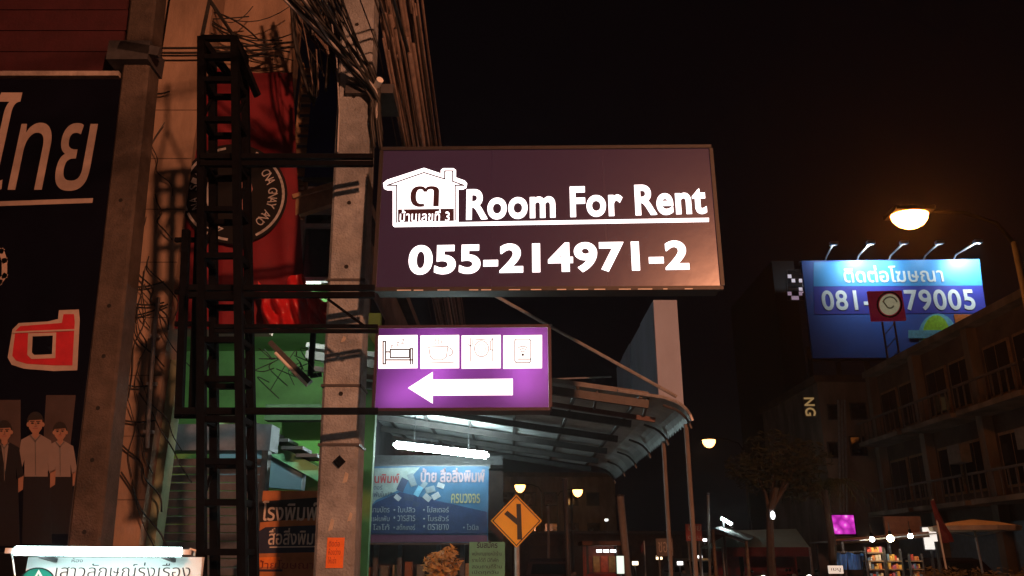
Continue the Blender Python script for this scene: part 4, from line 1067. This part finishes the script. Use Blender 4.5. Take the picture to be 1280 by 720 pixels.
for (a, c, d, e) in ((0, B.w, -.01, .03), (0, B.w, B.h-.03, B.h), (0, .03, .033, B.h-.033), (B.w-.03, B.w, .033, B.h-.033)): B.part('bezel', MB().span(a, c, -.012, .02, d, e), BLACKM)
o = thing('shop_awning', 'flat brown shop awning beneath the magenta screen', 'awning', P(1090, 676, SY-.3))
a = P(1040, 678, SY-.3); c = P(1162, 668, SY-1.5)
MB().beam(a, c, .5, .14).build('fascia', mat('brown_fascia', (.2, .1, .06), .7, .3, 2, .1), o)
MB().prism([(a.x, a.z), (c.x, c.z), (c.x, c.z+.03), (a.x, a.z+.03)], SY-2.2, SY+1.5).build('roof_sheet', mat('canopy_sheet', (.3, .3, .3)), o)
for px in (1043, 1100, 1158):
    q = P(px, 690, SY-1.0); MB().tube([(q.x, SY-1.6, 0.13), (q.x, SY-1.6, a.z+.0)], .05, 6).build('post', DARKM, o)
MB().span(a.x, c.x, SY+.9, SY+1.0, .13, a.z-.003).build('shop_wall', mat('brown_shop_wall', (.3, .16, .09)), o)
MB().span(P(1110, 655, SY).x, P(1156, 655, SY).x, SY+.2, SY+.3, a.z+.15, P(1130, 645, SY).z).build('fascia_board', mat('dusky_board', (.22, .11, .07), .8), o)
BW = glowm('white_bulb_glow', (.95, 1, 1), 55); BY = glowm('warm_bulb_glow', (1, .75, .35), 60)
for lab, px, py, m_, r_ in (('white bulb hanging at left under the brown awning', 1090, 674, BW, .06), ('warm yellow bulb hanging in the middle under the brown awning', 1113, 673, BY, .085), ('white bulb hanging at right under the brown awning', 1138, 670, BW, .06)):
    q = P(px, py, SY-2.7); t = thing('hanging_bulb', lab, 'bulb', q, group='bulbs over the market stalls')
    MB().ball(q, r_, 10).build('bulb', m_, t, smooth=True)
    MB().lathe([(.03, r_*.85), (.045, r_+.02), (.035, r_+.1)], q, 8).build('socket', BLACKM, t)
    MB().tube([q+Vector((0, 0, r_+.1)), (q.x, q.y, a.z+.02 if q.z+r_+.12 < a.z else q.z+r_+.3)], .012, 5).build('flex', RUBBER, t)
for lab, x0, x1 in (('creased blue tarpaulin on the left end of the stall front', 1047, 1060), ('creased blue tarpaulin hung beside the clothes racks', 1061, 1080)):
    t = thing('tarpaulin', lab, 'tarpaulin', P(x0, 712, SY-1.8), group='blue tarpaulins'); mbn = MB()
    for j in range(7):
        for i in range(11):
            u, v = i/10, j/6; q = P(x0+(x1-x0)*u, 712-(22-3*math.sin(u*math.pi))*v, SY-1.8); q.y += .06*math.sin(u*14+v*2); mbn.v.append(q)
    for j in range(6):
        for i in range(10): k = j*11+i; mbn.f.append((k, k+1, k+12, k+11))
    mbn.build('sheet', mat('blue_tarpaulin', (.05, .2, .6), .5, .2, 4, .1), t, smooth=True)
    MB().beam(P(x0-1, 690, SY-1.77), P(x1+1, 690, SY-1.77), .03).build('rail', DARKM, t)
gcol = [(.6, .08, .05), (.7, .42, .1), (.7, .65, .55), (.12, .2, .3), (.5, .14, .25), (.65, .55, .4), (.7, .26, .08)]
for lab, x0, x1, y0 in (('stall rack crowded with bright goods under the white bulb', 1082, 1104, 684), ('stall rack crowded with bright goods under the yellow bulb', 1106, 1126, 686), ('low stall table of pale goods beside the dark car', 1136, 1152, 692)):
    q = P((x0+x1)/2, 720, SY-2.2); t = thing('stall_rack', lab, 'market stall', (q.x, SY-2.2, .13), group='market stall racks')
    xa, xb = P(x0, 700, SY-2.2).x, P(x1, 700, SY-2.2).x; zt7 = P(x0, y0, SY-2.2).z
    for x in (xa, xb): MB().span(x-.025, x+.025, SY-2.25, SY-2.2, .13, zt7).build('upright', DARKM, t)
    z = .95
    while z < zt7-.1:
        MB().span(xa+.026, xb-.026, SY-2.3, SY-1.95, z-.03, z).build('shelf', wood, t)
        x = xa+.04
        while x < xb-.1:
            w_ = rnd.uniform(.025, .075); h_ = rnd.uniform(.05, .17)
            gi = rnd.randrange(7); MB().span(x, x+w_, SY-2.28, SY-2.1, z+.002, z+h_).build('packet', mat('packet_%d' % gi, gcol[gi], .5, .3, 9, 0), t); x += w_+rnd.uniform(.004, .02)
        z += .2
t = thing('sandwich_board', 'small white lit menu board on the stall counter', 'sign', P(1045, 708, SY-2.4))
a = P(1036, 717, SY-2.6); c = P(1053, 707, SY-2.6); MB().span(a.x, c.x, SY-2.62, SY-2.58, a.z, c.z).build('panel', glowm('menu_glow', (1, .9, .75), .6), t)
text_mb('เมนู', a.x+.06, c.x-.06, a.z+.04, c.z-.05, SY-2.62, .004).build('lettering', ink, t)
for x in (a.x+.04, c.x-.04): MB().span(x-.02, x+.02, SY-2.57, SY-2.53, .13, c.z).build('leg', DARKM, t)
q = P(1163, 673, SY-1.5); t = thing('door_light', 'small tall white light box beside the red flag', 'lamp', q)
MB().box(q, (.3, .12, .55)).build('diffuser', glowm('door_light_glow', (1, .93, .85), .9), t); MB().box(q+Vector((0, .09, 0)), (.36, .05, .61)).build('backplate', DARKM, t)
MB().span(q.x-.03, q.x+.03, SY-1.45, SY-1.40, .13, q.z).build('post', DARKM, t)
# parasol-like awning and red flag, hedge
FY = 19.0
t = thing('flag', 'furled dark red flag on a leaning pole before the hedge', 'flag', P(1182, 705, FY))
MB().tube([P(1183, 712, FY), P(1166, 624, FY)], .022, 6).build('pole', WHITEP, t)
fl = MB(); pa = [P(1166, 625, FY), P(1170, 640, FY), P(1176, 655, FY), P(1183, 668, FY), P(1186, 678, FY)]
fl.v = []; 
for i, q in enumerate(pa):
    w_ = .05+.09*i/4
    fl.v += [q+Vector((-w_, .02*(-1)**i, -.02)), q+Vector((0, -.06, 0)), q+Vector((w_, .03, .02))]
for i in range(4):
    for j in range(2): k = i*3+j; fl.f.append((k, k+1, k+4, k+3))
fl.build('cloth', mat('dull_red_flag', (.11, .015, .02), .7), t)
t = thing('parasol', 'pale flat market parasol on a thin post at far right', 'parasol', P(1220, 700, 20))
q = P(1217, 657, 20.0); MB().lathe([(.95, -.12), (.98, -.02), (.5, .08), (.03, .14)], q, 12).build('canopy', mat('cream_canvas', (.6, .5, .4), .8, .2, 3, .1), t)
MB().tube([(q.x+.05, q.y, .13), (q.x, q.y, q.z)], .03, 6).build('post', GALV, t)
for k in range(6):
    MB().beam((q.x, q.y, q.z-.25), (q.x+.85*math.cos(k*1.047), q.y+.85*math.sin(k*1.047), q.z-.1), .02).build('rib', GALV, t)
t = thing('hedge', 'clipped dark hedge along the right verge under the parasol', 'hedge', P(1215, 712, 15))
hm = MB(); ha, hb = P(1150, 712, 17), P(1310, 709, 14)
for k in range(26):
    c = ha.lerp(hb, k/25); c.z = 1.0; leaves(hm, c, .3, .3, .46, 130, .1)
hm.build('foliage', mat('hedge_leaf', (.09, .075, .04), .7, .4, 5, 0), t)
for k in range(6):
    c = ha.lerp(hb, k/5); MB().tube([(c.x, c.y, 0), (c.x, c.y, .9)], .04, 5).build('stem', wood, t)

# ================================================================== VEHICLES
def wheel(parent, x, y, r):
    w_ = MB().tube([(x-.09, y, r), (x+.09, y, r)], r, 14).build('wheel', mat('tyre', (.015, .015, .015), .8), parent, smooth=False)
    MB().tube([(x-.095, y, r), (x+.095, y, r)], r*.55, 10).build('rim', GALV, w_)
def car(label, X, Y, rz, col, lit='head', h=1.55):
    t = thing('parked_car', label, 'car', (0, 0, 0), 0, 'cars along the road')
    paint = mat('car_paint_%s' % label[:12].replace(' ', '_'), col, .25, .05, 3, 0, spec=.6)
    L_, Wd = 4.3, 1.72
    # side profile along y (front = -y)
    prof = [(-L_/2, .35), (-L_/2, .68), (-L_/2+.15, .8), (-1.0, .95), (-.35, h-.08), (0, h), (.9, h), (1.45, h-.12), (1.95, 1.0), (L_/2, .95), (L_/2, .35)]
    mbx = MB(); n = len(prof)
    for s in (-1, 1):
        for (y, z) in prof:
            tuck = .14*max(0, (z-.95)/(h-.95)); mbx.v.append(Vector((s*(Wd/2-tuck), y, z)))
    for i in range(n):
        j = (i+1) % n; mbx.f.append((i, j, n+j, n+i))
    tri = geometry.tessellate_polygon([[Vector((y, z, 0)) for y, z in prof]])
    for a, b_, c in tri: mbx.f.append((a, b_, c)); mbx.f.append((n+c, n+b_, n+a))
    body = mbx.build('body', paint, t, local=True)
    def slab(name, pts, m):
        q = MB(); q.quad(*pts); return q.build(name, m, t, local=True)
    gz = mat('car_glass', (.01, .01, .012), .08, .1, 3, 0, spec=.7)
    slab('windscreen', [(-.66, -.99, .985), (.66, -.99, .985), (.6, -.42, h-.13), (-.6, -.42, h-.13)], gz)
    slab('rear_window', [(.66, 1.93, 1.04), (-.66, 1.93, 1.04), (-.6, 1.5, h-.17), (.6, 1.5, h-.17)], gz)
    for s in (-1, 1):
        slab('side_window', [(s*(Wd/2-.01), -.75, 1.0), (s*(Wd/2-.01), .4, 1.0), (s*(Wd/2-.115), .4, h-.12), (s*(Wd/2-.115), -.25, h-.12)], gz)
        slab('side_window', [(s*(Wd/2-.01), .47, 1.0), (s*(Wd/2-.01), 1.6, 1.0), (s*(Wd/2-.115), 1.3, h-.14), (s*(Wd/2-.115), .47, h-.12)], gz)
        MB().box((s*(Wd/2+.07), -.75, 1.02), (.14, .1, .12)).build('mirror', paint, t, local=True)
        hl = glowm('headlight_glow', (1, .95, .85), 9) if lit == 'head' else WHITEP
        MB().box((s*.62, -L_/2-.005, .68), (.3, .06, .14)).build('headlight', hl, t, local=True)
        tlm = glowm('taillight_glow', (1, .04, .02), 3) if lit == 'tail' else mat('tail_red', (.25, .01, .01), .3)
        MB().box((s*.68, L_/2+.005, .82), (.26, .06, .2)).build('taillight', tlm, t, local=True)
        for y in (-1.35, 1.35):
            w_ = MB().tube([(s*(Wd/2-.12), y, .31), (s*(Wd/2+.02), y, .31)], .31, 14).build('wheel', mat('tyre', (.015, .015, .015), .8), t, local=True)
            MB().tube([(s*(Wd/2+.018), y, .31), (s*(Wd/2+.028), y, .31)], .18, 10).build('rim', GALV, w_, local=True)
    MB().box((0, -L_/2-.01, .42), (1.6, .1, .2)).build('bumper', DARKM, t, local=True)
    t.location = (X, Y, .0); t.rotation_euler = (0, 0, rz); return t
car('dark parked car beside the low stall table', P(1188, 700, 24.5).x, 24.5, R(12), (.03, .012, .012), 'off', 1.62)
car('dark car with glowing red tail lamps right of the diamond sign', P(688, 700, 34).x, 34, R(175), (.05, .03, .03), 'tail', 1.6)
car('silver car with lit headlamps left of the dark trunk', P(868, 700, 40).x, 40, R(14), (.3, .3, .3), 'head', 1.6)
car('white parked car under the teal tent', P(985, 700, 44).x, 44, R(60), (.5, .5, .5), 'off', 1.65)
def scooter(label, X, Y, rz, hl=True):
    t = thing('motor_scooter', label, 'motorcycle', (0, 0, 0), 0, 'motor scooters by the tent')
    red = mat('scooter_red', (.3, .03, .03), .3, .1, 4, 0)
    for y in (-.62, .62):
        w_ = MB().tube([(-.06, y, .29), (.06, y, .29)], .29, 14).build('wheel', mat('tyre', (.015, .015, .015), .8), t, local=True)
        MB().tube([(-.065, y, .29), (.065, y, .29)], .15, 8).build('rim', GALV, w_, local=True)
    MB().prism([(-.2, .32), (.2, .32), (.18, .75), (-.18, .75)], .05, .75).build('body', red, t, local=True)
    MB().box((0, .35, .8), (.26, .7, .1)).build('seat', BLACKM, t, local=True)
    MB().box((0, -.35, .65), (.4, .06, .6), Matrix.Rotation(R(-15), 3, 'X')).build('leg_shield', red, t, local=True)
    MB().box((0, -.1, .34), (.26, .5, .06)).build('floorboard', BLACKM, t, local=True)
    MB().tube([(0, -.6, .3), (0, -.42, .95)], .04, 6).build('fork', GALV, t, local=True)
    MB().tube([(-.33, -.32, 1.03), (0, -.42, .98), (.33, -.32, 1.03)], .02, 6).build('handlebar', BLACKM, t, local=True)
    MB().ball((0, -.5, .95), .1, 8).build('headlight', glowm('headlight_glow', (1, .95, .85), 9) if hl else WHITEP, t, local=True)
    for s in (-1, 1): MB().ball((s*.3, -.3, 1.18), .06, 6).build('mirror', BLACKM, t, local=True)
    t.location = (X, Y, 0); t.rotation_euler = (0, 0, rz); return t
scooter('scooter with bright headlamp left of the dark trunk', P(945, 712, 30).x, 30, R(10))
scooter('scooter with bright headlamp under right side of the tent', P(1007, 711, 31).x, 31, R(-8))
scooter('unlit scooter just right of the dark trunk', P(975, 711, 33).x, 33, R(60), False)

# ================================================================== MIDDLE DISTANCE
TYY = 36.0
t = thing('market_tent', 'teal roofed market tent behind the dark trunk', 'tent', P(960, 700, TYY))
a, b_, c, d = P(903, 684, TYY-2), P(1012, 684, TYY-2), P(995, 661, TYY), P(920, 663, TYY)
hm_ = MB(); a2, b2 = Vector((a.x, TYY+2, a.z)), Vector((b_.x, TYY+2, b_.z))
hm_.quad(a, b_, c, d); hm_.quad(b_, b2, c); hm_.quad(b2, a2, d, c); hm_.quad(a2, a, d)
hm_.build('roof', mat('teal_canvas', (.36, .52, .5), .7, .15, 1, .1), t)
MB().quad(a+Vector((0, -.01, 0)), b_+Vector((0, -.01, 0)), b_+Vector((0, -.01, -.35)), a+Vector((0, -.01, -.35))).build('valance', mat('maroon_canvas', (.16, .04, .045), .8), t)
for q in (a, b_, a2, b2): MB().tube([(q.x, q.y, 0), (q.x, q.y, q.z)], .05, 6).build('leg', GALV, t)
for k in range(3):
    x0_ = a.x+.5+k*1.25; MB().span(x0_, x0_+1.05, TYY+1.5, TYY+1.55, .9, 1.9).build('red_backdrop', mat('maroon_poster', (.3, .06, .07), .8, .3, 2, 0), t)
trunk = mat('bark', (.05, .04, .035), .95, .3, 6, .5)
def leafcloud(mb, c, r, n, s): leaves(mb, c, r*1.1, r, r*.8, n, s)
t = thing('street_tree', 'dark leafy street tree before the teal tent', 'tree', P(964, 720, 22))
b0 = P(964, 720, 22); b0.z = 0
tb = MB().tube([b0, b0+Vector((.03, 0, 1.6)), P(962, 642, 22), P(970, 610, 22)], .13, 8, .07)
for ex, ey in ((985, 585), (945, 592), (1000, 570), (965, 565)): tb.tube([P(962, 640, 22), P((962+ex)/2+3, (640+ey)/2, 22.2), P(ex, ey, 22.4)], .06, 6, .02)
tb.build('trunk', trunk, t)
cm_ = MB()
for ex, ey, rr in ((985, 588, .75), (950, 596, .6), (1005, 575, .7), (968, 566, .8), (1000, 608, .5), (930, 585, .5)):
    leafcloud(cm_, P(ex, ey, 22.3), rr, 420, .16)
cm_.build('crown', mat('dark_leaf', (.02, .028, .012), .7, .4, 4, 0), t)
q = P(966, 644, 21.8); t = thing('pole_lamp', 'tiny white lamp fixed on the dark tree trunk', 'lamp', q)
MB().ball(q, .06, 8, 1.8).build('bulb', glowm('small_white_glow', (.95, 1, 1), 4), t); MB().box(q+Vector((-.02, .08, .02)), (.1, .08, .26)).build('bracket', DARKM, t)
# palm against the pale end building
t = thing('palm_tree', 'drooping palm before the pale end building', 'palm tree', P(1028, 700, 23))
pc = P(1030, 612, 23); b0 = Vector((pc.x-.1, 23, 0))
MB().tube([b0, b0+Vector((.15, 0, 2)), pc], .13, 8, .09).build('trunk', trunk, t)
lf = mat('palm_leaf', (.03, .045, .018), .6, .3, 5, 0)
for k in range(14):
    a_ = k*2*math.pi/14+rnd.uniform(-.2, .2); ln = rnd.uniform(.9, 1.35); fm = MB(); pts = []
    for i in range(8):
        u = i/7; pts.append(pc+Vector((math.cos(a_)*ln*u, math.sin(a_)*ln*u, .5*math.sin(u*2.2)-.75*u*u)))
    fm.tube(pts, .018, 4, .005)
    for i in range(1, 8):
        d_ = (pts[i]-pts[i-1]).normalized(); s_ = d_.cross(Vector((0, 0, 1))).normalized()
        for sg in (-1, 1):
            for o_ in (0, .5):
                p0 = pts[i-1].lerp(pts[i], o_); tip = p0+s_*sg*.3*(1-.5*i/7)+d_*.2-Vector((0, 0, .14))
                fm.quad(p0, p0+d_*.05, tip)
    fm.build('frond', lf, t)
# white lit tube on the left tent, poles, signs
q = P(905, 650, 33); t = tube_lamp('short slanted fluorescent tube above the left tent corner', P(902, 648, 33), P(914, 655, 33), .05, Vector((0, .8, 0)), glowm('canopy_tube_glow', (.78, 1, .98), 110))
MB().tube([(q.x, 33.15, 0), (q.x, 33.15, q.z)], .05, 6).build('post', DARKM, t)
o = thing('lean_to', 'thin ribbed lean to roof under the slanted tube', 'roof', P(905, 668, 31))
MB().beam(P(890, 662, 31), P(935, 680, 31), .05).build('edge_beam', DARKM, o)
a, b_, c, d = P(893, 660, 31), P(935, 676, 31), P(945, 671, 35), P(905, 657, 35)
MB().quad(a, b_, c, d).build('roof_sheet', mat('grey_sheet', (.2, .2, .19), .6), o)
for px, Yp in ((893, 31), (934, 31)): 
    q = P(px, 690, Yp); MB().tube([(q.x, Yp, 0), (q.x, Yp, P(px, 662 if px < 900 else 676, Yp).z)], .06, 6).build('post', wood, o)
for lab, xt, yt, xb, Yp, r_ in (('short thin pole right of the red panel', 885, 618, 887, 34, .06), ('brown timber post beside the glowing light box', 775, 620, 783, 31, .14), ('dark lamp standard right of the diamond sign', 706, 600, 710, 24, .07), ('thin far mast right of the diamond sign', 685, 632, 686, 52, .08), ('slim far mast left of the dark lamp standard', 714, 616, 716, 60, .09)):
    a = P(xt, yt, Yp); c = P(xb, 700, Yp); dx = (a.x-c.x)
    t = thing('post', lab, 'pole', (c.x-dx*.3, Yp, 0), group='poles in the middle distance')
    MB().tube([(c.x-dx*.6, Yp, 0), a], r_, 8).build('shaft', mat('pole_grey', (.3, .27, .25), .7, .2, 4, .1) if 'dark' not in lab else DARKM, t, smooth=True)
    MB().lathe([(r_*1.3, -.02), (r_*1.3, .04), (.01, .08)], a, 8).build('cap', DARKM, t)
def panel_sign(label, x0, y0, x1, y1, Y, m, words=None):
    B_ = Board('street_sign', label, 'sign', x0, y0, y1, Y, x1, y0, y1, Y, 'small far signs')
    B_.part('panel', MB().span(0, B_.w, 0, .08, 0, B_.h), m)
    B_.part('rim', MB().span(-.03, B_.w+.03, .02, .1, -.03, .0), DARKM)
    for x in (.1, B_.w-.1): B_.part('post', MB().span(x-.03, x+.03, .083, .14, -B_.o.z, B_.h), DARKM)
    if words:
        for k, w_ in enumerate(words):
            n = len(words); yk = y0+(y1-y0)*(k+.2)/n; B_.text('lettering', w_, x0+2, yk, x1-2, yk+(y1-y0)*.6/n, cw, .006)
panel_sign('dull red panel on posts right of the canopy posts', 858, 655, 878, 676, 30, mat('faded_red_panel', (.4, .1, .1), .7, .3, 2, 0), ['ขาย', 'ด่วน'])
panel_sign('grey panel standing beyond the canopy posts', 821, 673, 842, 695, 29, mat('grey_panel', (.2, .18, .17), .7, .3, 2, 0), ['ซอย'])
q = P(775.5, 706, 30); t = thing('light_box', 'upright glowing pale green light box by the timber post', 'sign', (q.x, 30, 0))
MB().box(q, (.24, .1, .58)).build('face', glowm('mint_box_glow', (.75, 1, .85), 1.1), t); MB().box(q+Vector((0, .09, 0)), (.28, .07, .62)).build('casing', DARKM, t)
MB().span(q.x-.04, q.x+.04, 30.02, 30.1, 0, q.z-.315).build('post', DARKM, t)
# kiosk with red panel and lights
KY = 38.0
t = thing('kiosk', 'small street kiosk with red panels and white lights beside the timber post', 'kiosk', P(750, 710, KY))
xa, xb = P(733, 700, KY).x, P(774, 700, KY).x; zr = P(750, 682, KY).z
MB().span(xa, xb, KY+1.8, KY+1.9, 0, zr).build('rear_wall', mat('kiosk_wall', (.4, .12, .08), .8, .3, 2, 0), t)
MB().span(xa-.2, xb+.2, KY-.5, KY+2, zr+.003, zr+.18).build('roof', mat('brown_fascia', (.2, .1, .06)), t)
MB().span(xa, xb, KY, KY+.5, 0, .95).build('counter', mat('kiosk_red', (.4, .05, .04), .7, .2, 3, 0), t)
for x in (xa+.05, xb-.05): MB().span(x-.05, x+.05, KY-.05, KY+.05, .953, zr).build('post', DARKM, t)
for k in range(3):
    x = xa+.55+k*.32; MB().span(x, x+.24, KY+.9, KY+.95, zr-.28, zr-.16).build('lamp', glowm('small_white_glow', (.95, 1, 1)), t)
for k in range(4):
    x = xa+.1+k*.36; MB().span(x, x+.3, KY+1.7, KY+1.78, 1.0, 1.7).build('poster', mat('poster_%d' % (k % 2), [(.6, .12, .06), (.5, .3, .1)][k % 2], .7), t)
t = thing('flag', 'small drooping red flag on a far pole right of the light box', 'flag', P(806, 700, 33))
MB().tube([P(807, 720, 33), P(805, 676, 33)], .03, 6).build('pole', GALV, t)
MB().quad(P(805, 675, 33), P(800, 684, 33.1), P(801, 692, 33), P(805, 688, 33)).build('cloth', mat('dull_red_flag', (.11, .015, .02)), t)
lit = []
for k, (px, py, Yp, lab, colr) in enumerate(((758, 650, 60, 'tiny white far lamp above the kiosk', (1, 1, 1)), (794, 704, 34, 'small warm lamp right of the light box', (1, .8, .5)), (824, 697, 33, 'small warm lamp on the grey panel', (1, .75, .45)), (850, 704, 36, 'small white stall light left of the silver car', (1, .95, .9)), (875, 696, 46, 'small white stall light right of the silver car', (1, .98, .95)), (881, 675, 50, 'tiny white far lamp right of the red panel', (1, 1, 1)))):
    q = P(px, py, Yp); t = thing('far_lamp', lab, 'lamp', (q.x, Yp, 0), group='small far lights')
    MB().box(q, (.22, .12, .14)).build('lamp_glass', glowm('far_lamp_glow_%d' % k, colr, 3), t)
    MB().tube([(q.x, Yp+.1, 0), (q.x, Yp+.1, q.z+.1)], .04, 6).build('post', DARKM, t)
# far dim building closing the street, low walls
o = thing('far_building', 'long dim building closing the street behind the diamond sign', 'building', (P(700, 690, 100).x, 100, 0))
xa, xb = P(590, 640, 100).x, P(770, 640, 100).x; zt8 = P(700, 596, 100).z
MB().span(xa, xb, 100, 112, 0, zt8).build('wall', fac2, o)
MB().span(xa-.3, xb+.3, 99.8, 112, zt8+.003, zt8+.5).build('parapet', fac, o)
for k in range(6):
    x = xa+1+(xb-xa-2)*k/6
    for z in (4, 7.5):
        w_ = MB().span(x, x+1.6, 99.9, 99.99, z, z+1.6).build('window', DARKM, o); MB().span(x+.12, x+1.48, 99.85, 99.89, z+.12, z+1.48).build('pane', glass, w_)
o = thing('far_building', 'low dark shed row at street level behind the silver car', 'building', (P(830, 700, 70).x, 70, 0))
MB().span(P(640, 690, 70).x, P(1000, 690, 70).x, 70, 76, 0, P(800, 668, 70).z).build('wall', mat('dark_render', (.12, .09, .08)), o)
MB().span(P(640, 690, 70).x-.2, P(1000, 690, 70).x, 69.2, 76.5, P(800, 668, 70).z+.003, P(800, 668, 70).z+.25).build('roof', DARKM, o)
for k in range(7):
    x = P(660+48*k, 690, 70).x; w_ = MB().span(x, x+2.2, 69.9, 69.99, .1, 2.6).build('shop_door', DARKM, o)

# ================================================================== THIN HAZE ADDED TO GIVE THE LAMPS A GLOW
hz = bpy.data.materials.new('lamp_glow_haze'); hz.use_nodes = True
nt = hz.node_tree; nt.nodes.clear()
ho = nt.nodes.new('ShaderNodeOutputMaterial'); hv = nt.nodes.new('ShaderNodeVolumePrincipled')
hv.inputs['Color'].default_value = (.92, .9, .9, 1); hv.inputs['Density'].default_value = .0013; hv.inputs['Anisotropy'].default_value = .75
nt.links.new(hv.outputs[0], ho.inputs['Volume'])
tag(MB().span(-145, 145, -85, 285, -1.2, 26).build('haze', hz), kind='stuff')
